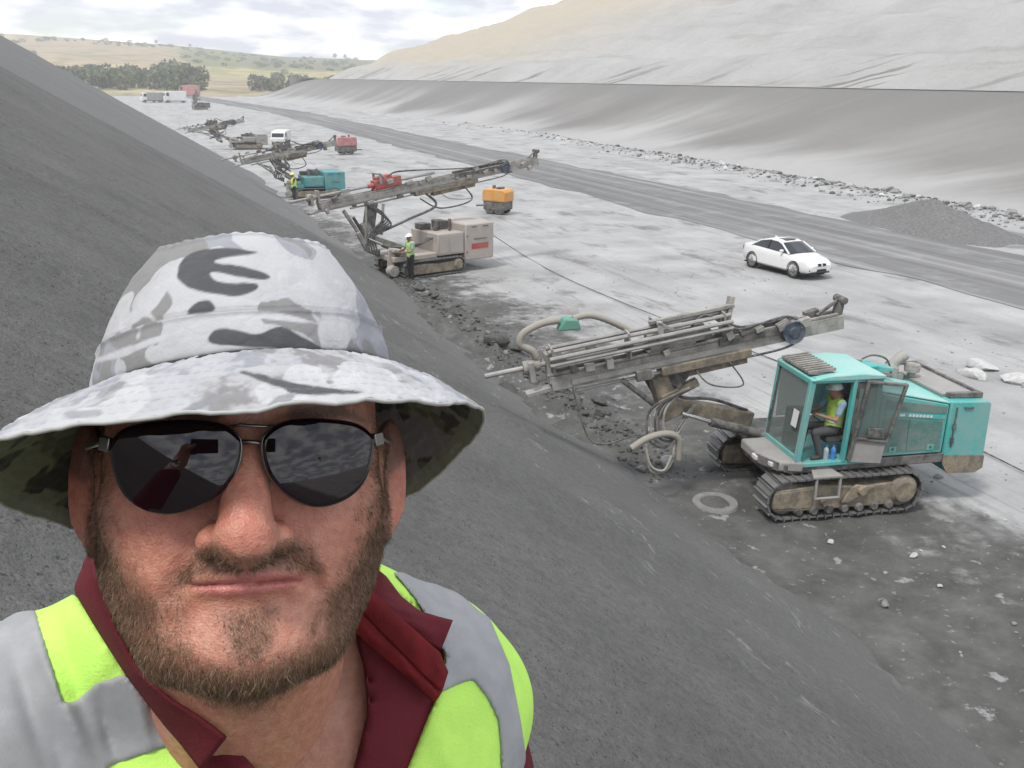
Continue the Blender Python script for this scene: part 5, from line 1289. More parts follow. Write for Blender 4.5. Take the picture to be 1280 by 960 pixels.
    m = MB(); m.prism([(-1.90, 0.95), (-1.90, 1.97), (-2.66, 1.94), (-2.72, 1.90), (-2.76, 0.66), (-2.62, 0.58), (-2.05, 0.60)], -1.10, 1.12); rb_ = m.build('rear_cabinet', TEAL, e, bevel=0.03)
    MB().prism([(-1.92, 0.80), (-1.92, 0.96), (-2.755, 0.90), (-2.765, 0.66), (-2.62, 0.575), (-2.05, 0.595)], 1.12, 1.128).build('mud_splash', BEIGE, rb_)  # beige sheet laid over the cabinet's lower side as splashed mud
    MB().box((-2.04, 1.12, 1.10), (-2.02, 1.14, 1.86)).build('door_gap_strip', RUB, rb_)  # thin dark strip stands in for the shaded gap at the door
    for zz_ in (1.18, 1.45): MB().box((-2.06, 1.12, zz_), (-2.0, 1.15, zz_+0.10)).build('hinge', RUB, rb_)
    MB().box((-2.35, 1.12, 1.82), (-2.18, 1.145, 1.85)).build('handle', RUB, rb_)
    m = MB(); m.prism([(-1.96, 1.975), (-1.96, 2.065), (-2.64, 2.045), (-2.64, 1.95)], 0.86, 0.96); m.prism([(-1.96, 1.975), (-1.96, 2.065), (-2.64, 2.045), (-2.64, 1.95)], -1.0, -0.9); m.box((-2.64, -0.9, 1.95), (-2.58, 0.86, 2.045)); m.build('radiator_rim', DARKM, rb_, bevel=0.01)
    MB().prism([(-1.90, 1.975), (-1.90, 2.02), (-2.57, 2.0), (-2.57, 1.955)], -0.89, 0.85).build('radiator_grille', GREYP, rb_)
    MB().prism([(X0-0.03, 2.20), (X0-0.03, 2.30), (-1.76, 2.08), (-1.76, 1.95)], -1.0, -0.10).build('walkway', GREYP, e, bevel=0.01)
    m = MB(); m.lathe([(0.07, 0), (0.07, 0.08), (0.14, 0.10), (0.15, 0.20), (0.13, 0.24), (0.001, 0.25)], (-1.95, -0.15, 2.03), 16); m.build('air_cleaner', DUSTM, e)
    MB().tube(chain([(-1.55, -0.2, 1.98), (-1.56, -0.2, 2.22), (-1.66, -0.2, 2.36), (-1.80, -0.2, 2.44)], 5), [0.13]*6+[0.10]*10, 12).build('exhaust_stack', DUSTM, e)
    m = MB(); m.prism([(-0.42, 2.28), (-0.42, 2.44), (-0.92, 2.42), (-1.25, 2.36), (-1.28, 2.30), (-0.70, 2.26)], 0.05, 0.30); m.box((-0.95, -0.1, 2.38), (-0.45, 0.32, 2.43)); m.build('lamp_bracket', TEAL, e, bevel=0.02)
    hose('hydraulic_hose', [(-0.6, 0.1, 2.44), (-0.9, 0.1, 2.56), (-1.25, 0.05, 2.45), (-1.45, -0.05, 2.15)], 0.018, RUB, e); MB().cyl((-0.62, 0.15, 2.43), (-0.62, 0.15, 2.52), 0.06).build('work_lamp', DUSTM, e)
    m = MB(); m.hexa([(0.62, 1.10, 0.74), (0.75, 1.42, 0.82), (0.20, 1.42, 0.82), (0.25, 1.10, 0.74)], [(0.62, 1.10, 0.86), (0.75, 1.42, 0.85), (0.20, 1.42, 0.85), (0.25, 1.10, 0.86)]); m.build('step_plate', GREYP, e)
    m = MB(); m.tube([(0.66, 1.38, 0.84), (0.66, 1.40, 0.44), (0.22, 1.40, 0.44), (0.22, 1.38, 0.84)], 0.028, 8); m.build('step', GREYP, e)
    # mast, boom, dust hose
    P, L = mast(e, (5.55, 2.16), (-0.36, 3.16), -0.20, DUSTM, k=1.3)
    boom(e, (1.05, 1.22), (2.85, 1.72), -0.55, -0.30, BEIGE)
    MB().beam((2.75, -0.28, 2.1), P(L*0.50, -0.16), 0.24, 0.34).build('mast_bracket', DARKM, e, bevel=0.02)
    MB().cyl((3.1, -0.12, 1.75), P(L*0.30, -0.15, 0.1), 0.05, n=10).build('swing_cylinder', DARKM, e)
    hose('dust_hose', [P(0.38, 0.38), P(0.32, 0.48), P(0.14, 0.60), P(0.22, 0.74), P(0.55, 0.82), P(0.85, 0.82)], 0.062, HOSEP, e, 1)
    hose('dust_hose', [P(1.10, 0.80), P(1.4, 0.80), P(1.75, 0.66), P(2.1, 0.46)], 0.056, HOSEP, e, 1)
    m = MB(); m.prism([(0.0, 0.0), (0.40, 0.02), (0.34, 0.20), (0.10, 0.22)], -0.12, 0.12); me_ = m
    q = P(0.80, 0.69); me_.v = [tuple(q+d_) for d_ in [Vector((-v[0], v[1], v[2])) for v in me_.v]]; me_.build('dust_shroud', paint('green_canvas', (0.07, 0.30, 0.22), 0.8, amount=0.3, scale=5), e, bevel=0.03)
    hose('hydraulic_hose', [P(0.9, -0.1, 0.1), P(1.1, -0.9, 0.2), (3.45, 0.0, 1.25), (3.1, 0.0, 1.2)], 0.016, RUB, e)
    hose('dust_hose', [(3.55, 0.05, 1.02), (3.25, 0.05, 1.20), (2.9, 0.05, 1.26), (2.66, 0.02, 1.12), (2.62, 0.0, 0.72)], 0.06, HOSEP, e, 1)
    hose('dust_hose', [(3.3, 0.1, 1.1), (3.2, 0.12, 0.62), (2.98, 0.14, 0.55), (2.80, 0.1, 0.70), (2.72, 0.0, 1.05)], 0.024, DUSTM, e)
    hose('dust_hose', [(3.3, 0.1, 1.05), (3.2, 0.16, 0.70), (2.95, 0.16, 0.60), (2.8, 0.1, 0.85)], 0.024, HOSEP, e)
    return e
rig_near()

def rig_open(loc, rz, label, body, lo, hi, drift, base, tip, tail_box, front=True, red_mark=False, track_mat=BEIGE, uk=0.42, du=0.40):
    """crawler drill without a cab: low power pack, tall tail box, boom and mast"""
    e = thing('drill_rig', loc, math.radians(rz), label, 'drill rig')
    for y in (0.95, -0.95): track(e, y, 2.8, 0.30, 0.34, track_mat, False)
    m = MB(); m.box((-1.1, -0.75, 0.35), (1.2, 0.75, 0.66)); m.build('undercarriage', DARKM, e, bevel=0.02)
    (bx0, bx1, bz0, bz1) = tail_box
    m = MB(); m.box((bx0, -1.05, bz0), (bx1, 1.08, bz1)); tb = m.build('tail_cabinet', body, e, bevel=0.05)
    for xx in ((bx0*0.7+bx1*0.3), (bx0*0.3+bx1*0.7)): MB().box((xx-0.12, 1.08, bz1-0.14), (xx+0.12, 1.10, bz1-0.10)).build('vent', DARKM, tb)
    MB().box((bx0+0.35, 1.08, bz1-0.62), (bx1-0.42, 1.105, bz1-0.58)).build('handle', DARKM, tb)
    if red_mark:
        MB().box((bx0+0.28, 1.08, bz1-1.0), (bx1-0.30, 1.088, bz1-0.78)).build('red_plate', REDP, tb)
        for zz_ in (bz0+0.3, bz1-0.5): MB().box((bx1-0.12, 1.08, zz_), (bx1-0.05, 1.10, zz_+0.06)).build('hinge', DARKM, tb)
    m = MB(); m.box((bx1+0.02, -0.9, 0.72), (bx1+1.25, 1.02, bz1-0.28)); pk = m.build('power_pack', body, e, bevel=0.04)
    MB().box((bx1+0.10, 1.02, 0.80), (bx1+0.70, 1.035, bz1-0.36)).build('access_door', body, pk, bevel=0.01); MB().box((bx1+0.78, 1.02, 0.80), (bx1+1.18, 1.035, bz1-0.36)).build('access_door', body, pk, bevel=0.01)
    m = MB()
    m.box((bx1+0.15, -0.5, bz1-0.27), (bx1+0.55, 0.1, bz1+0.05)); m.cyl((bx1+0.8, 0.2, bz1-0.28), (bx1+0.8, 0.2, bz1+0.12), 0.12); m.cyl((bx1+0.35, 0.5, bz1-0.28), (bx1+0.35, 0.5, bz1+0.18), 0.07); m.box((bx1+0.75, -0.7, bz1-0.28), (bx1+1.2, -0.2, bz1-0.05))
    m.build('engine_top', DARKM, e, bevel=0.02)
    if front:
        m = MB(); m.box((bx1+1.25, -0.7, 0.66), (1.75, 0.95, 0.86)); m.box((1.0, 0.45, 0.86), (1.45, 0.95, 1.05)); m.build('front_deck', body, e, bevel=0.03)
        m = MB(); m.prism([(1.30, 0.95), (1.75, 1.05), (1.72, 1.18), (1.28, 1.10)], 0.50, 0.98); m.beam((1.78, 0.75, 0.5), (1.70, 0.75, 1.15), 0.06, 0.3); m.build('control_panel', CREAM, e, bevel=0.02)
        m = MB(); m.cyl((1.8, 0.75, 0.36), (1.8, 1.08, 0.36), 0.21, n=16); m.build('jack_foot', DUSTM, e, bevel=0.02)
        for k in range(4): hose('hydraulic_hose', [(bx1+1.1, 0.2+0.15*k, bz1-0.4), (bx1+1.7, 0.25+0.12*k, 1.05+0.06*k), (1.2, 0.2+0.1*k, 1.15), (base[0]+0.5, 0.05*k, base[1]+0.15)], 0.03, RUB, e)
    P, L = mast(e, lo, hi, 0.0, drift, True, False, k=1.45, du=du)
    boom(e, base, tip, 0.0, 0.0, DUSTM, False)
    T = Vector((tip[0], 0, tip[1]))
    MB().beam(T+Vector((0, 0, 0.25)), P(L*uk, -0.15), 0.26, 0.4).build('mast_bracket', DARKM, e, bevel=0.02)
    MB().cyl(T+Vector((0.2, 0.12, -0.3)), P(L*0.22, -0.12, 0.1), 0.05, n=8).build('swing_cylinder', DUSTM, e)
    hose('hydraulic_hose', [P(L*0.45, -0.1, 0.1), P(L*0.5, -0.55, 0.15), P(L*0.38, -0.75, 0.15), T+Vector((-0.2, 0.15, 0.1))], 0.05, RUB, e)
    for q_ in range(5):
        o_ = 0.06*q_
        hose('hydraulic_hose', [P(L*uk-0.4, -0.1, 0.12), P(L*uk+0.3+o_, -0.5-o_, 0.2), T+Vector((0.1-o_, 0.25, 0.15)), T+Vector((0.25-o_*2, 0.3, -0.45-o_)), T+Vector((-0.3, 0.25, -0.5))], 0.035, [RUB, DARKM][q_ % 2], e)
    m = MB(); m.beam(T+Vector((0.35, 0, 0.1)), P(L*uk*0.55, -0.2), 0.10, 0.12); m.beam(T+Vector((-0.5, 0.1, 0.05)), P(L*uk*1.15, -0.22, 0.1), 0.09, 0.10); m.beam(T+Vector((0.2, 0.2, -0.45)), T+Vector((0.55, 0.2, 0.25)), 0.14, 0.16); m.build('linkage', DUSTM, e, bevel=0.015)
    hose('hydraulic_hose', [P(L*0.62, -0.1, 0.1), P(L*0.66, -0.62, 0.15), P(L*0.52, -0.66, 0.15), P(L*0.44, -0.3, 0.1)], 0.03, RUB, e)
    return e, P, L
e, P, L = rig_open((9.75, 34.1, 0.02), 197, 'cream crawler drill rig with a red plate on its tail, worker beside it', CREAM, (4.75, 2.72), (-5.9, 3.98), REDP, (0.9, 1.0), (2.25, 1.55), (-2.85, -1.45, 0.42, 1.85), True, True, BEIGE, 0.25, 0.27)
rig_open((10.0, 58.9, 0.02), 183, 'small teal drill rig with raised dark mast, third in the row', paint('deep_teal_paint', (0.035, 0.27, 0.28), 0.45, amount=0.35, scale=2), (4.9, 2.12), (-1.55, 3.30), DARKM, (1.0, 1.0), (2.2, 1.75), (-1.75, -0.45, 0.40, 1.62))
rig_open((10.5, 102, 0.02), 185, 'dusty grey drill rig far down the row beyond the teal one', GREYP, (6.3, 1.75), (0.1, 2.80), DARKM, (1.2, 0.9), (2.8, 1.35), (-2.0, -0.8, 0.40, 1.5))
rig_open((13.6, 226, 0.02), 200, 'farthest drill rig with an upright dark mast at the pit end', DARKM, (1.4, 0.8), (0.4, 4.2), DARKM, (0.6, 0.9), (1.3, 1.3), (-2.0, -0.8, 0.40, 1.5))

# ---- workers
SKINW = plain('worker_skin', (0.30, 0.16, 0.105), 0.55)
def worker(loc, rz, pose, label, vest_col, trouser_col, shirt_col, helmet_col, h=0.014):
    """pose gives joints in metres, local frame x forward, y left, z up"""
    e = thing('person', loc, rz, label, 'person')
    J = {k: np.array(v, float)*1000 for k, v in pose.items()}
    def seg(X, Y, Z, lst, k=18):
        s = None
        for a, b, r0, r1 in lst:
            c_ = cap(X, Y, Z, J[a] if isinstance(a, str) else a, J[b] if isinstance(b, str) else b, r0, r1); s = c_ if s is None else smin(s, c_, k)
        return s
    allp = np.array(list(J.values())); lo = allp.min(0)-170; hi = allp.max(0)+190
    def mk(name, fn, mat, lo_=None, hi_=None, par=e):
        v, q = nets(fn, lo if lo_ is None else lo_, hi if hi_ is None else hi_, h*1000)
        me = np_mesh(bpy.data.meshes.new(name), v/1000, q); return link(name, me, mat, par, smooth_deg=180)
    hd = J['head']; fw = J['look']/1000; fw = fw/np.linalg.norm(fw)
    def body_fn(X, Y, Z):
        s = ell(X, Y, Z, hd, (92, 76, 112))
        s = smin(s, ell(X, Y, Z, hd+fw*42+np.array([0, 0, -62]), (52, 52, 52)), 22)
        s = smin(s, ell(X, Y, Z, hd+fw*98+np.array([0, 0, -22]), (18, 15, 24)), 12)
        s = smin(s, cap(X, Y, Z, hd+np.array([-12, 0, -60]), J['neck'], 56, 62), 20)
        for s_ in ('l', 'r'):
            s = smin(s, cap(X, Y, Z, J['sh_'+s_], J['el_'+s_], 46, 40), 10); s = smin(s, cap(X, Y, Z, J['el_'+s_], J['wr_'+s_], 40, 28), 16)
            d = J['wr_'+s_]-J['el_'+s_]; d = d/np.linalg.norm(d); s = smin(s, cap(X, Y, Z, J['wr_'+s_], J['wr_'+s_]+d*70, 27, 30), 10)
            sdv = np.cross(d, [0, 0, 1.0]); sdv /= np.linalg.norm(sdv)+1e-6
            for q in (-24, -8, 8, 24): s = smin(s, cap(X, Y, Z, J['wr_'+s_]+d*80+sdv*q, J['wr_'+s_]+d*(135-abs(q)*0.6)+sdv*q*1.1-np.array([0, 0, 22]), 11, 9), 5)
            s = smin(s, cap(X, Y, Z, J['wr_'+s_]+d*30+sdv*24, J['wr_'+s_]+d*85+sdv*48, 13, 10), 6)
        s = smin(s, cap(X, Y, Z, J['neck'], J['pelvis'], 100, 110), 30)
        return s
    mk('body', body_fn, SKINW)
    def shirt_fn(X, Y, Z):
        s = seg(X, Y, Z, [('chest', 'pelvis', 150, 142), ('sh_l', 'sh_r', 72, 72)], 60)
        for s_ in ('l', 'r'): s = smin(s, cap(X, Y, Z, J['sh_'+s_], J['sh_'+s_]+(J['el_'+s_]-J['sh_'+s_])*0.62, 66, 56), 25)
        return s
    mk('shirt', shirt_fn, plain('cloth_%d_%d' % (int(shirt_col[0]*999), int(shirt_col[2]*999)), shirt_col, 0.85))
    def vest_fn(X, Y, Z):
        s = seg(X, Y, Z, [('chest', 'pelvis', 162, 154), ('sh_l', 'sh_r', 80, 80)], 60)
        ax = J['sh_l']-J['sh_r']; n_ = np.linalg.norm(ax); ax = ax/n_; mid = (J['sh_l']+J['sh_r'])/2
        s = np.maximum(s, np.abs((X-mid[0])*ax[0]+(Y-mid[1])*ax[1]+(Z-mid[2])*ax[2])-n_*0.52-10)
        return np.maximum(s, J['pelvis'][2]-60-Z)
    vmat = plain('vest_%d_%d' % (int(vest_col[0]*999), int(vest_col[1]*999)), vest_col, 0.75)
    vs_ = mk('safety_vest', vest_fn, vmat)
    band0 = J['pelvis'][2]+120
    mk('reflective_tape', lambda X, Y, Z: np.maximum(vest_fn(X, Y, Z)-6, np.abs(Z-band0)-24), plain('tape_grey', (0.5, 0.51, 0.5), 0.5), par=vs_)
    def tr_fn(X, Y, Z):
        s = ell(X, Y, Z, J['pelvis'], (140, 165, 120))
        for s_ in ('l', 'r'): s = smin(s, seg(X, Y, Z, [('hip_'+s_, 'kn_'+s_, 92, 68), ('kn_'+s_, 'an_'+s_, 68, 58)], 14), 22)
        return s
    mk('trousers', tr_fn, plain('trousers_%d_%d' % (int(trouser_col[0]*999), int(trouser_col[2]*999)), trouser_col, 0.85))
    fx_ = np.array([fw[0], fw[1], 0]); fx_ /= np.linalg.norm(fx_)
    for s_ in ('l', 'r'):
        def shoe_fn(X, Y, Z, s_=s_):
            a = J['an_'+s_]-np.array([0, 0, 52]); return smin(cap(X, Y, Z, a-fx_*20, a+fx_*150, 44, 38), cap(X, Y, Z, a, a+[0, 0, 70], 46, 48), 14)
        an_ = J['an_'+s_]; mk('shoe', shoe_fn, plain('worker_boot', (0.06, 0.05, 0.04), 0.7), an_-np.array([240, 240, 120]), an_+np.array([240, 240, 90]))
    def hel(X, Y, Z):
        s = ell(X, Y, Z, hd+np.array([-6, 0, 36]), (128, 106, 106)); s = np.maximum(s, hd[2]+34-Z)
        br = np.maximum(ell(X, Y, Z, hd+fw*26+np.array([0, 0, 36]), (158, 122, 40)), np.abs(Z-hd[2]-36)-11)
        return smin(s, br, 8)
    mk('hard_hat', hel, plain('helmet_%d' % int(helmet_col[2]*999), helmet_col, 0.35), hd-np.array([220, 180, 60]), hd+np.array([230, 180, 190]))
    return e
SEAT = dict(pelvis=(0, 0, 0.52), chest=(-0.02, 0, 0.88), neck=(-0.01, 0, 1.06), head=(0.05, 0, 1.20), look=(1, 0.15, -0.25), sh_l=(0, 0.19, 1.0), sh_r=(0, -0.19, 1.0), el_l=(0.12, 0.26, 0.74), el_r=(0.20, -0.25, 0.76), wr_l=(0.36, 0.14, 0.80), wr_r=(0.42, -0.12, 0.82), hip_l=(0.04, 0.10, 0.50), hip_r=(0.04, -0.10, 0.50), kn_l=(0.44, 0.17, 0.50), kn_r=(0.46, -0.12, 0.52), an_l=(0.30, 0.18, 0.09), an_r=(0.50, -0.14, 0.09))
def rigpt(x, y, z): a = math.radians(169.6); return Vector((11.04+x*math.cos(a)-y*math.sin(a), 12.4+x*math.sin(a)+y*math.cos(a), z+0.02))
worker(rigpt(0.14, 0.82, 1.0), math.radians(169.6), SEAT, 'operator in white hard hat and yellow vest sitting in the teal cab', (0.50, 0.72, 0.12), (0.07, 0.07, 0.072), (0.22, 0.33, 0.40), (0.78, 0.78, 0.77))
STAND = dict(pelvis=(0, 0, 0.95), chest=(0.0, 0, 1.30), neck=(0.01, 0, 1.48), head=(0.05, 0, 1.63), look=(1, 0.0, -0.25), sh_l=(0, 0.20, 1.41), sh_r=(0, -0.20, 1.41), el_l=(0.10, 0.26, 1.14), el_r=(0.12, -0.26, 1.14), wr_l=(0.36, 0.18, 1.12), wr_r=(0.38, -0.16, 1.13), hip_l=(0, 0.10, 0.92), hip_r=(0, -0.10, 0.92), kn_l=(0.02, 0.11, 0.50), kn_r=(0.03, -0.11, 0.50), an_l=(0, 0.11, 0.10), an_r=(-0.02, -0.11, 0.10))
worker((8.95, 32.5, 0.03), math.radians(195), STAND, 'worker in white hard hat and green vest standing at the cream rig', (0.36, 0.60, 0.20), (0.018, 0.018, 0.022), (0.30, 0.36, 0.36), (0.8, 0.8, 0.79), 0.018)
worker((8.35, 56.3, 0.03), math.radians(185), STAND, 'worker in yellow hard hat and bright yellow vest beside the small teal rig', (0.62, 0.85, 0.12), (0.03, 0.03, 0.032), (0.08, 0.08, 0.07), (0.75, 0.72, 0.25), 0.022)
# water bottles on the cab floor
for q, (x, y, c_, lab) in enumerate(((0.33, 1.02, (0.36, 0.42, 0.46), 'clear water bottle standing on the cab floor by the operator'), (0.20, 1.03, (0.06, 0.22, 0.55), 'blue water bottle standing on the cab floor by the operator'))):
    e = thing('water_bottle', rigpt(x, y, 1.0), 0, lab, 'bottle'); e.scale = (0.8, 0.8, 0.8)
    b_ = MB().lathe([(0.001, 0), (0.055, 0.003), (0.058, 0.06), (0.054, 0.12), (0.058, 0.20), (0.05, 0.24), (0.02, 0.275), (0.02, 0.30), (0.001, 0.30)], n=14).build('bottle_body', plain('bottle_plastic_%d' % q, c_, 0.2), e)
    MB().lathe([(0.023, 0.285), (0.024, 0.315), (0.001, 0.316)], n=12).build('cap', plain('bottle_cap', (0.08, 0.2, 0.55), 0.4), e)

# ---- white saloon car
def car():
    e = thing('car', (23.95, 29.75, 0.03), math.radians(-84), 'white saloon car with dark windows parked by the haul road', 'car')
    e.scale = (0.85, 0.86, 0.90)
    WH = NT('white_car_paint').p(Base_Color=(0.72, 0.72, 0.71), Roughness=0.35, Coat_Weight=0.4, Coat_Roughness=0.08)
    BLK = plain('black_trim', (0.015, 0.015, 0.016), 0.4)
    st = [(-2.26, 0.60, 0.42, 0.86, 0.62), (-2.15, 0.78, 0.30, 0.98, 0.72), (-1.7, 0.87, 0.22, 1.02, 0.78), (-1.2, 0.90, 0.20, 1.00, 0.80), (0.0, 0.905, 0.19, 0.95, 0.82), (0.75, 0.905, 0.19, 0.93, 0.82), (1.25, 0.89, 0.20, 0.88, 0.78), (1.8, 0.85, 0.22, 0.80, 0.70), (2.1, 0.76, 0.26, 0.70, 0.60), (2.26, 0.58, 0.34, 0.58, 0.45)]
    xsn = np.linspace(-2.26, 2.26, 60); S = np.array(st); V = []; n = 0
    for x in xsn:
        w_, z0, z1, wt = [float(np.interp(x, S[:, 0], S[:, k])) for k in range(1, 5)]
        zm = z0+(z1-z0)*0.62
        ring = [(0, z0), (w_*0.9, z0), (w_, z0+0.10), (w_*1.0, zm), (w_*0.965, zm+(z1-zm)*0.6), (wt, z1-0.01), (wt*0.5, z1+0.012), (0, z1+0.02)]
        ring = ring+[(-a, b) for a, b in ring[-2:0:-1]]
        V += [(x, a, b) for a, b in ring]; n = len(ring)
    F = [(i*n+k, i*n+(k+1) % n, (i+1)*n+(k+1) % n, (i+1)*n+k) for i in range(59) for k in range(n)]+[tuple(range(n)), tuple(59*n+k for k in range(n-1, -1, -1))]
    b_ = MB().add(V, F).build('body', WH, e, smooth_deg=40)
    # greenhouse
    gs = [(-1.52, 0.72, 1.0, 1.01), (-0.98, 0.70, 0.98, 1.31), (-0.5, 0.70, 0.96, 1.40), (0.02, 0.72, 0.94, 1.39), (0.30, 0.74, 0.93, 1.31), (0.98, 0.78, 0.92, 0.94)]
    G_ = np.array(gs); V = []; xg = np.linspace(-1.52, 0.98, 34)
    for x in xg:
        w_, zb, zt = [float(np.interp(x, G_[:, 0], G_[:, k])) for k in range(1, 4)]
        wr_ = 0.82-0.24*(zt-zb)/0.48*0.95
        V += [(x, 0.815, zb), (x, wr_+0.02, zt-0.03), (x, wr_-0.08, zt), (x, 0, zt+0.015), (x, -wr_+0.08, zt), (x, -wr_-0.02, zt-0.03), (x, -0.815, zb)]
    F = [(i*7+k, i*7+k+1, (i+1)*7+k+1, (i+1)*7+k) for i in range(33) for k in range(6)]
    MB().add(V, F).build('glazing', DGLASS, e, smooth_deg=40)
    def gp(x, k, off=0.006):
        w_, zb, zt = [float(np.interp(x, G_[:, 0], G_[:, q])) for q in range(1, 4)]; wr_ = 0.82-0.24*(zt-zb)/0.48*0.95
        return (wr_, zb, zt)
    V = []; xr = np.linspace(-1.02, 0.29, 20)
    for x in xr:
        wr_, zb, zt = gp(x, 0); V += [(x, wr_+0.035, zt-0.05), (x, wr_+0.025, zt-0.02), (x, wr_-0.08, zt+0.008), (x, 0, zt+0.024), (x, -wr_+0.08, zt+0.008), (x, -wr_-0.025, zt-0.02), (x, -wr_-0.035, zt-0.05)]
    F = [(i*7+k, i*7+k+1, (i+1)*7+k+1, (i+1)*7+k) for i in range(19) for k in range(6)]
    MB().add(V, F).build('roof', WH, e, smooth_deg=40)
    for s_ in (-1, 1):
        m = MB()
        for xa, xb in ((0.29, 0.98), (-1.02, -1.52)):
            pts = []
            for x in np.linspace(xa, xb, 8):
                wr_, zb, zt = gp(x, 0); pts.append(Vector((x, s_*(wr_+0.012), zt-0.01)))
            m.tube(pts, 0.042, 8)
        m.build('pillar', WH, e)
        wr_, zb, zt = gp(-0.42, 0); MB().beam((-0.45, s_*0.825, zb+0.02), (-0.42, s_*(wr_+0.03), zt-0.04), 0.02, 0.05, up=(0, 1, 0)).build('door_post', BLK, e)
        m = MB(); m.box((0.52, s_*0.93-0.09, 0.96), (0.66, s_*0.93+0.09, 1.08)); m.build('mirror', WH, e, bevel=0.04)
        for xw in (1.38, -1.38):
            wh = MB().lathe([(0.21, s_*0.72), (0.31, s_*0.70), (0.325, s_*0.74), (0.325, s_*0.88), (0.30, s_*0.90), (0.245, s_*0.90), (0.24, s_*0.88)], (xw, 0, 0.325), 24, 'y').build('wheel', RUB, e)
            m = MB(); m.lathe([(0.24, s_*0.88), (0.235, s_*0.86), (0.18, s_*0.85)], (xw, 0, 0.325), 20, 'y')
            for q in range(10):
                a = q*math.pi/5; m.beam((xw+0.05*math.cos(a), s_*0.885, 0.325+0.05*math.sin(a)), (xw+0.225*math.cos(a), s_*0.875, 0.325+0.225*math.sin(a)), 0.03, 0.03, up=(0, 1, 0))
            m.cyl((xw, s_*0.84, 0.325), (xw, s_*0.90, 0.325), 0.055, n=12); m.build('rim', plain('alloy', (0.45, 0.45, 0.46), 0.35, 0.8), wh)
            MB().lathe([(0.001, s_*0.80), (0.23, s_*0.80)], (xw, 0, 0.325), 20, 'y').build('hub_shade', BLK, wh)  # black disc added behind the spokes as shade inside the wheel
            m = MB(); m.lathe([(0.365, s_*0.70), (0.37, s_*0.912), (0.33, s_*0.915)], (xw, 0, 0.335), 24, 'y'); m.build('wheel_arch', BLK, e)
        m = MB(); m.hexa([(2.00, s_*0.44, 0.62), (2.20, s_*0.44, 0.56), (2.02, s_*0.76, 0.60), (1.86, s_*0.80, 0.66)], [(1.98, s_*0.44, 0.70), (2.13, s_*0.44, 0.665), (1.99, s_*0.74, 0.69), (1.84, s_*0.79, 0.735)]); m.build('headlight', plain('headlight_glass', (0.45, 0.47, 0.48), 0.1), e, bevel=0.01)
        m = MB(); m.prism([(s_*0.05, 0.55), (s_*0.24, 0.56), (s_*0.23, 0.66), (s_*0.06, 0.67)], 2.20, 2.285, 'x'); m.build('grille', BLK, e, bevel=0.015)
        m = MB(); m.prism([(s_*0.48, 0.34), (s_*0.68, 0.36), (s_*0.66, 0.42), (s_*0.48, 0.40)], 2.05, 2.20, 'x'); m.build('fog_intake', BLK, e, bevel=0.01)
        MB().box((-2.22, s_*0.62-0.14, 0.72), (-2.16, s_*0.62+0.14, 0.86)).build('tail_light', REDP, e, bevel=0.01)
    MB().prism([(-0.30, 0.32), (0.30, 0.32), (0.26, 0.42), (-0.26, 0.42)], 2.15, 2.29, 'x').build('lower_intake', BLK, e, bevel=0.01)
    MB().box((2.285, -0.26, 0.445), (2.30, 0.26, 0.535)).build('number_plate', WHITEP, e)
    MB().prism([(-0.28, -0.34), (0.18, -0.34), (0.18, 0.34), (-0.28, 0.34)], 1.408, 1.424, 'z').build('sunroof', DGLASS, e, bevel=0.004)
    m = MB(); m.prism([(-0.66, 1.38), (-0.85, 1.36), (-0.87, 1.44)], -0.02, 0.02); m.build('roof_aerial', WH, e)
    MB().box((-1.95, -0.85, 0.16), (1.95, 0.85, 0.21)).build('underside', BLK, e)
car()

# ---- trailers and distant vehicles
def compressor(loc, rz, label, mat, L, W_, H_, group=None):
    e = thing('air_compressor', loc, rz, label, 'compressor', group)
    z0 = 0.35
    m = MB(); m.prism([(-L/2, z0+H_*0.35), (-L/2, z0+H_*0.86), (-L/2+0.14, z0+H_), (L/2-0.14, z0+H_), (L/2, z0+H_*0.86), (L/2, z0+H_*0.35)], -W_/2, W_/2); c_ = m.build('canopy', mat, e, bevel=0.05)
    MB().box((-L/2+0.05, -W_/2+0.04, z0-0.10), (L/2-0.05, W_/2-0.04, z0+H_*0.36)).build('chassis', DARKM, e, bevel=0.03)
    for s_ in (-1, 1):
        MB().box((-0.25, s_*W_/2-0.01, z0+H_*0.42), (0.02, s_*W_/2+0.012, z0+H_*0.84)).build('side_door', mat, c_, bevel=0.008); MB().box((0.10, s_*W_/2-0.01, z0+H_*0.42), (0.50, s_*W_/2+0.012, z0+H_*0.84)).build('side_door', mat, c_, bevel=0.008)
        for xx in (-0.45, 0.45): MB().lathe([(0.001, s_*(W_/2-0.05)), (0.14, s_*(W_/2-0.05)), (0.30, s_*(W_/2-0.08)), (0.31, s_*(W_/2-0.22))], (xx*L/2.2, 0, 0.31), 16, 'y').build('wheel', RUB, e)
    m = MB(); m.cyl((L*0.18, 0, z0+H_-0.02), (L*0.18, 0, z0+H_+0.18), 0.10, n=12); m.box((-L*0.2, -0.25, z0+H_-0.02), (0.0, 0.25, z0+H_+0.10)); m.build('exhaust_box', DARKM, e, bevel=0.02)
    MB().beam((L/2, 0, 0.42), (L/2+0.7, 0, 0.36), 0.09, 0.09).build('drawbar', DARKM, e)
compressor((18.5, 48.4, 0.03), math.radians(130), 'orange air compressor trailer on the pale ground beyond the cream rig', ORANGE, 1.45, 1.1, 1.05)
compressor((19.1, 92.8, 0.03), math.radians(5), 'faded red compressor trailer at the tip of the dark mast', REDF, 2.0, 1.4, 1.3)
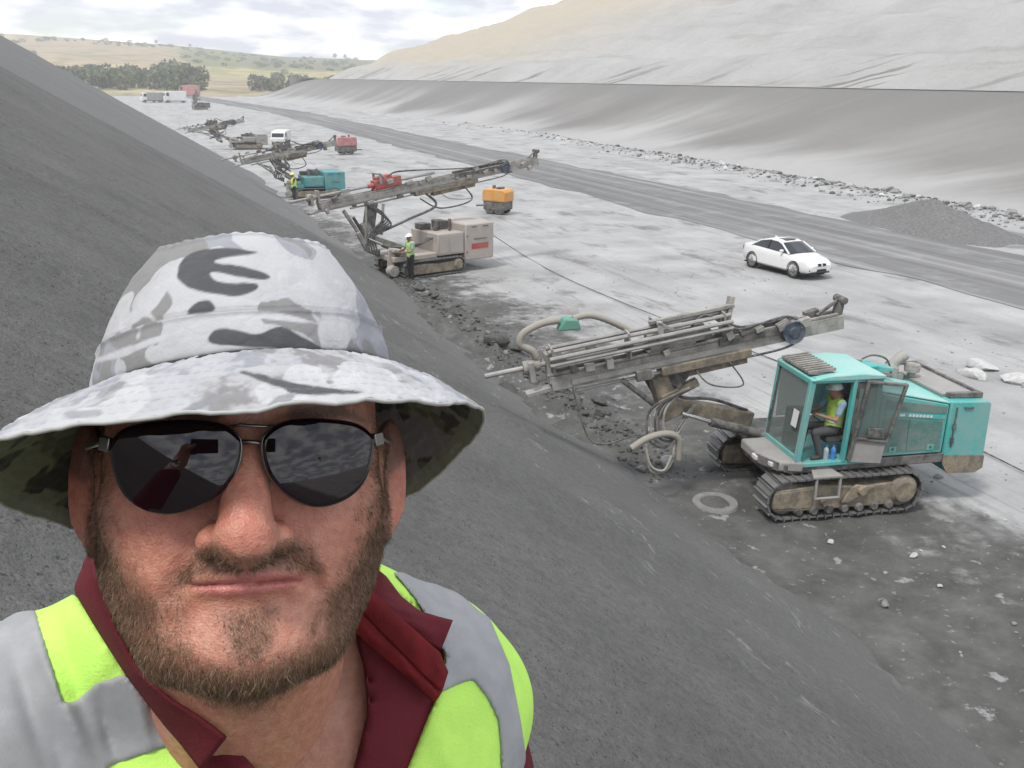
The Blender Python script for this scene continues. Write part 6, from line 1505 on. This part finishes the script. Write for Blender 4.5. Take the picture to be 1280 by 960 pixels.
def far_truck(loc, rz, label, mat, cab_mat, L=5.0, H_=2.0, W_=2.0, group=None, name='truck', cat='truck'):
    e = thing(name, loc, rz, label, cat, group)
    m = MB(); m.box((-L/2, -W_/2, 0.55), (L/2-1.5, W_/2, H_)); m.build('cargo_body', mat, e, bevel=0.05)
    m = MB(); m.prism([(L/2-1.45, 0.45), (L/2-1.45, H_*0.95), (L/2-0.55, H_*0.95), (L/2-0.1, H_*0.58), (L/2, H_*0.5), (L/2, 0.45)], -W_/2+0.05, W_/2-0.05); c_ = m.build('cab', cab_mat, e, bevel=0.06)
    MB().prism([(L/2-0.56, H_*0.90), (L/2-0.5, H_*0.90), (L/2-0.08, H_*0.60), (L/2-0.14, H_*0.58)], -W_/2+0.15, W_/2-0.15).build('windscreen', DGLASS, c_)
    for s_ in (-1, 1):
        MB().box((L/2-1.35, s_*(W_/2-0.05)-0.01, H_*0.58), (L/2-0.62, s_*(W_/2-0.05)+0.01, H_*0.86)).build('side_window', DGLASS, c_)
        for xx in (L/2-0.9, -L/2+0.9): MB().lathe([(0.001, s_*(W_/2)), (0.2, s_*(W_/2)), (0.40, s_*(W_/2-0.04)), (0.40, s_*(W_/2-0.25))], (xx, 0, 0.40), 14, 'y').build('wheel', RUB, e)
    MB().box((-L/2+0.1, -W_/2+0.2, 0.35), (L/2-0.2, W_/2-0.2, 0.55)).build('chassis', DARKM, e)
far_truck((14.7, 106.5, 0.03), math.radians(250), 'white van parked on the pit floor behind the dark mast', WHITEP, WHITEP, 3.6, 1.6, 1.6, None, 'van', 'van')
far_truck((4.6, 286, 0.03), math.radians(190), 'leftmost grey white truck parked at the far end of the pit', GREYP, WHITEP, 6, 2.7, 2.3, 'vehicles parked at the far end')
far_truck((7.2, 290, 0.03), math.radians(175), 'middle white truck parked at the far end of the pit', WHITEP, GREYP, 6, 2.8, 2.3, 'vehicles parked at the far end')
far_truck((10.6, 284, 0.03), math.radians(185), 'rightmost white box truck parked at the far end of the pit', WHITEP, WHITEP, 6, 3.1, 2.4, 'vehicles parked at the far end')
far_truck((19.2, 372, 0.03), math.radians(160), 'red truck under the wood at the far end of the pit', REDF, REDF, 7, 4.0, 2.8, 'vehicles parked at the far end')

# ---- cable across the floor
cp = [(12.6, 34.9, 1.5), (13.6, 35.6, 0.9), (15.0, 36.4, 0.04), (14.7, 31.6, 0.03), (14.9, 25.5, 0.04), (15.6, 19.0, 0.03), (15.7, 14.0, 0.04), (15.62, 12.5, 0.03), (15.5, 11.4, 0.04), (15.2, 8.0, 0.03), (15.5, 3.0, 0.03)]
mb = MB(); mb.tube(chain(cp, 14), 0.015, 8); tag(mb.build('air_hose', RUB, smooth_deg=180), 'thin dark hose trailing over the pale pit floor behind the rigs', 'hose')
# ---- concrete ring by the crawler
mb = MB(); mb.lathe([(0.22, -0.1), (0.235, 0.05), (0.25, 0.065), (0.35, 0.07), (0.37, 0.05), (0.385, -0.1)], n=40); o = mb.build('concrete_ring', paint('grey_concrete', (0.17, 0.17, 0.165), 0.9, amount=0.4, scale=9), smooth_deg=40)
o.location = (9.02, 12.42, -0.05); o.scale = (1.12, 1.12, 1); tag(o, 'pale grey ring lying on the dark ground before the crawler', 'ring')

# ---- gravel heap and rocks
rs_ = np.concatenate([np.linspace(0, 1, 40)]); an = np.linspace(0, 2*math.pi, 120, endpoint=False)
RR_, AA_ = np.meshgrid(rs_, an, indexing='ij')
edge_ = 1+0.25*(fbm(np.stack([np.cos(AA_).ravel()*1.6, np.sin(AA_).ravel()*1.6, 0*AA_.ravel()], -1), 3, 201).reshape(AA_.shape)-0.5)*2
xx = RR_*3.4*edge_*np.cos(AA_); yy = RR_*6.6*edge_*np.sin(AA_)
hh_ = 1.6*np.clip(1-RR_, 0, 1)**1.25+((fbm(np.stack([xx.ravel()*0.9, yy.ravel()*0.9, 0*xx.ravel()], -1), 4, 203)-0.5).reshape(xx.shape))*0.6*np.clip(1.1-RR_, 0, 1)-0.06
m_, n_ = xx.shape; ii = np.arange(m_*n_).reshape(m_, n_); jj = np.roll(ii, -1, 1)
me = np_mesh(bpy.data.meshes.new('gravel_heap'), np.stack([xx, yy, hh_], -1).reshape(-1, 3), np.stack([ii[:-1], ii[1:], jj[1:], jj[:-1]], -1).reshape(-1, 4))
t = NT('grey_gravel'); gc = t.ramp(t.noise(7, 8, 0.75), [(0.3, (0.10, 0.10, 0.098)), (0.5, (0.16, 0.16, 0.157)), (0.7, (0.25, 0.25, 0.246))])
t.p(Base_Color=gc, Roughness=0.95, Normal=t.bump(t.noise(12, 6, 0.7), 0.9, 0.08))
o = link('gravel_heap', me, t.m, smooth_deg=180); o.location = (39.2, 37.2, 0.0); o.rotation_euler = (0, 0, -0.15); tag(o, 'low heap of grey gravel between the haul road and the bank', 'heap')
def rock_mesh(seed, flat=0.7):
    bm = bmesh.new(); bmesh.ops.create_icosphere(bm, subdivisions=2, radius=1.0)
    v = np.array([q.co[:] for q in bm.verts]); r = np.random.default_rng(seed)
    for k in range(9):
        d = r.normal(size=3); d /= np.linalg.norm(d); h_ = r.uniform(0.45, 0.85); s = v@d; v -= np.outer(np.clip(s-h_, 0, None), d)
    v *= np.array([1.0, r.uniform(0.65, 0.95), flat])
    v += (fbm(v*2.5+seed, 3, 211)[:, None]-0.5)*0.16*v
    for q, c_ in zip(bm.verts, v): q.co = c_
    me = bpy.data.meshes.new('rock'); bm.to_mesh(me); bm.free(); me.shade_smooth(); me.set_sharp_from_angle(angle=math.radians(28)); return me
def stone(name, lo_, hi_):
    t = NT(name); c_ = t.ramp(t.noise(3.5, 8, 0.65), [(0.3, lo_), (0.7, hi_)]); t.p(Base_Color=c_, Roughness=0.92, Normal=t.bump(t.noise(9, 6, 0.65), 0.6, 0.06)); return t.m
PALES = stone('pale_stone', (0.42, 0.42, 0.415), (0.62, 0.62, 0.61)); GREYS = stone('grey_stone', (0.16, 0.16, 0.155), (0.34, 0.34, 0.335)); DARKS = stone('dark_stone', (0.055, 0.055, 0.05), (0.12, 0.12, 0.113))
def rocks(mat, n, seed):
    o = []
    for k in range(n):
        me = rock_mesh(seed+k, 0.55+0.05*(k % 4)); me.materials.append(mat); o.append(me)
    return o
RP, RG, RD = rocks(PALES, 5, 300), rocks(GREYS, 6, 320), rocks(DARKS, 6, 340)
rr = np.random.default_rng(77)
def put_rock(me, loc, s, label, group, rz=None, sc=(1, 1, 1)):
    o = bpy.data.objects.new('rock', me); C.objects.link(o); o.location = loc; o.scale = (s*sc[0], s*sc[1], s*sc[2]); o.rotation_euler = (rr.uniform(-0.25, 0.25), rr.uniform(-0.25, 0.25), rr.uniform(0, 6.28) if rz is None else rz)
    return tag(o, label, 'rock', group)
def gz(x, y): return float(ground_z(np.array([[x]]), np.array([[y]]))[0, 0])
slabs = [((19.75, 16.55), 0.42, 'left of the pale flat slabs near the right edge of the picture'), ((20.45, 15.75), 0.46, 'middle pale flat slab near the right edge of the picture'), ((20.55, 16.9), 0.40, 'rearmost pale flat slab near the right edge of the picture'), ((20.75, 15.0), 0.34, 'nearest pale block beside the flat slabs at the right edge')]
for k, ((x, y), s, lab) in enumerate(slabs): put_rock(RP[k % 5], (x, y, gz(x, y)+s*0.18), s, lab, 'pale slabs behind the teal rig', sc=(1.2, 0.8, 0.75))
for k in range(80):
    y = 27+abs(rr.normal(0, 1))*34
    x = float(np.interp(y, WY, WX))-3.0+rr.normal(0, 0.9); s = abs(rr.normal(0.15, 0.12))+0.08
    me = [RP, RP, RG, RG][rr.integers(4)]; me = me[rr.integers(len(me))]
    put_rock(me, (x, y, gz(x, y)+s*0.12), s, 'broken rock in the rubble line along the foot of the far bank', 'rubble rocks at the foot of the bank')
for (x, y, s) in [(8.62, 22.6, 0.42)]:
    put_rock(RD[1], (x, y, gz(x, y)+0.1), s, 'largest dark boulder in the churned earth at the foot of the slope', None)
for k in range(36):
    y = rr.uniform(14, 34); x = 8.35+abs(rr.normal(0, 0.55)); s = abs(rr.normal(0.09, 0.06))+0.05
    put_rock([RD, RG][k % 5 == 0][rr.integers(6)], (x, y, gz(x, y)+s*0.2), s, 'dark clod in the churned earth along the foot of the slope', 'clods at the foot of the slope')
for k in range(22):
    y = rr.uniform(6.0, 12.5); x = rr.uniform(9.0, 14.5); s = abs(rr.normal(0.045, 0.03))+0.025
    put_rock([RG, RP][k % 2][rr.integers(5)], (x, y, gz(x, y)+s*0.2), s, 'small pale stone on the dark ground in front of the crawler', 'stones in front of the crawler', sc=(1.3, 1, 0.6))
# fine rubble too small to count
def scatter(name, label, n, fx_, fy_, s0, s1, mat, seed):
    r = np.random.default_rng(seed); base = [np.array([q.co[:] for q in bm_.vertices]) for bm_ in [rock_small(seed+q) for q in range(4)]]
    x = fx_(r, n); y = fy_(r, n, x); z = ground_z(x[:, None], y[:, None])[:, 0]
    V, Q, o = [], [], 0; tri_ = TRI20
    for k in range(n):
        s = r.uniform(s0, s1)*(0.5+r.random()**2); a = r.uniform(0, 6.28); b_ = base[k % 4]*s; c_, sn = math.cos(a), math.sin(a)
        V.append(np.stack([b_[:, 0]*c_-b_[:, 1]*sn+x[k], b_[:, 0]*sn+b_[:, 1]*c_+y[k], b_[:, 2]*0.7+z[k]+s*0.2], -1)); Q.append(tri_+o); o += len(b_)
    me = np_mesh(bpy.data.meshes.new(name), np.concatenate(V), np.concatenate(Q)); tag(link(name, me, mat, smooth_deg=0), label, 'rubble', kind='stuff')
def rock_small(seed):
    global TRI20
    bm = bmesh.new(); bmesh.ops.create_icosphere(bm, subdivisions=1, radius=1.0); r = np.random.default_rng(seed)
    for q in bm.verts: q.co *= r.uniform(0.7, 1.2)
    TRI20 = np.array([[v.index for v in f.verts] for f in bm.faces]); me = bpy.data.meshes.new('rs'); bm.to_mesh(me); bm.free(); return me
scatter('rubble', 'fine broken stone along the foot of the far bank', 2600, lambda r, n: r.normal(0, 1.0, n), lambda r, n, x: 24+np.abs(r.normal(0, 42, n)), 0.06, 0.20, GREYS, 401) if False else None
def bankline(name, label, n, s0, s1, mat, seed):
    r = np.random.default_rng(seed); yv = 20+np.abs(r.normal(0, 45, n)); xv = np.interp(yv, WY, WX)-3.0+r.normal(0, 1.1, n)
    scatter(name, label, n, lambda q, m: xv, lambda q, m, x: yv, s0, s1, mat, seed)
bankline('rubble', 'fine broken stone along the foot of the far bank', 1700, 0.04, 0.15, GREYS, 401)
bankline('gap_shade_rubble', 'fine stone coloured dark as shade in the rubble gaps along the foot of the far bank', 800, 0.05, 0.18, DARKS, 411)  # dark stones scattered to paint the shadowed gaps among the paler rubble
scatter('clods', 'fine dark clods of churned earth along the foot of the left slope', 1500, lambda r, n: 8.2+np.abs(r.normal(0, 0.6, n)), lambda r, n, x: r.uniform(13.5, 36, n), 0.02, 0.065, DARKS, 403)
scatter('gravel', 'loose pale gravel over the pit floor', 700, lambda r, n: r.uniform(9.5, 24, n), lambda r, n, x: r.uniform(5, 34, n), 0.012, 0.035, GREYS, 405)
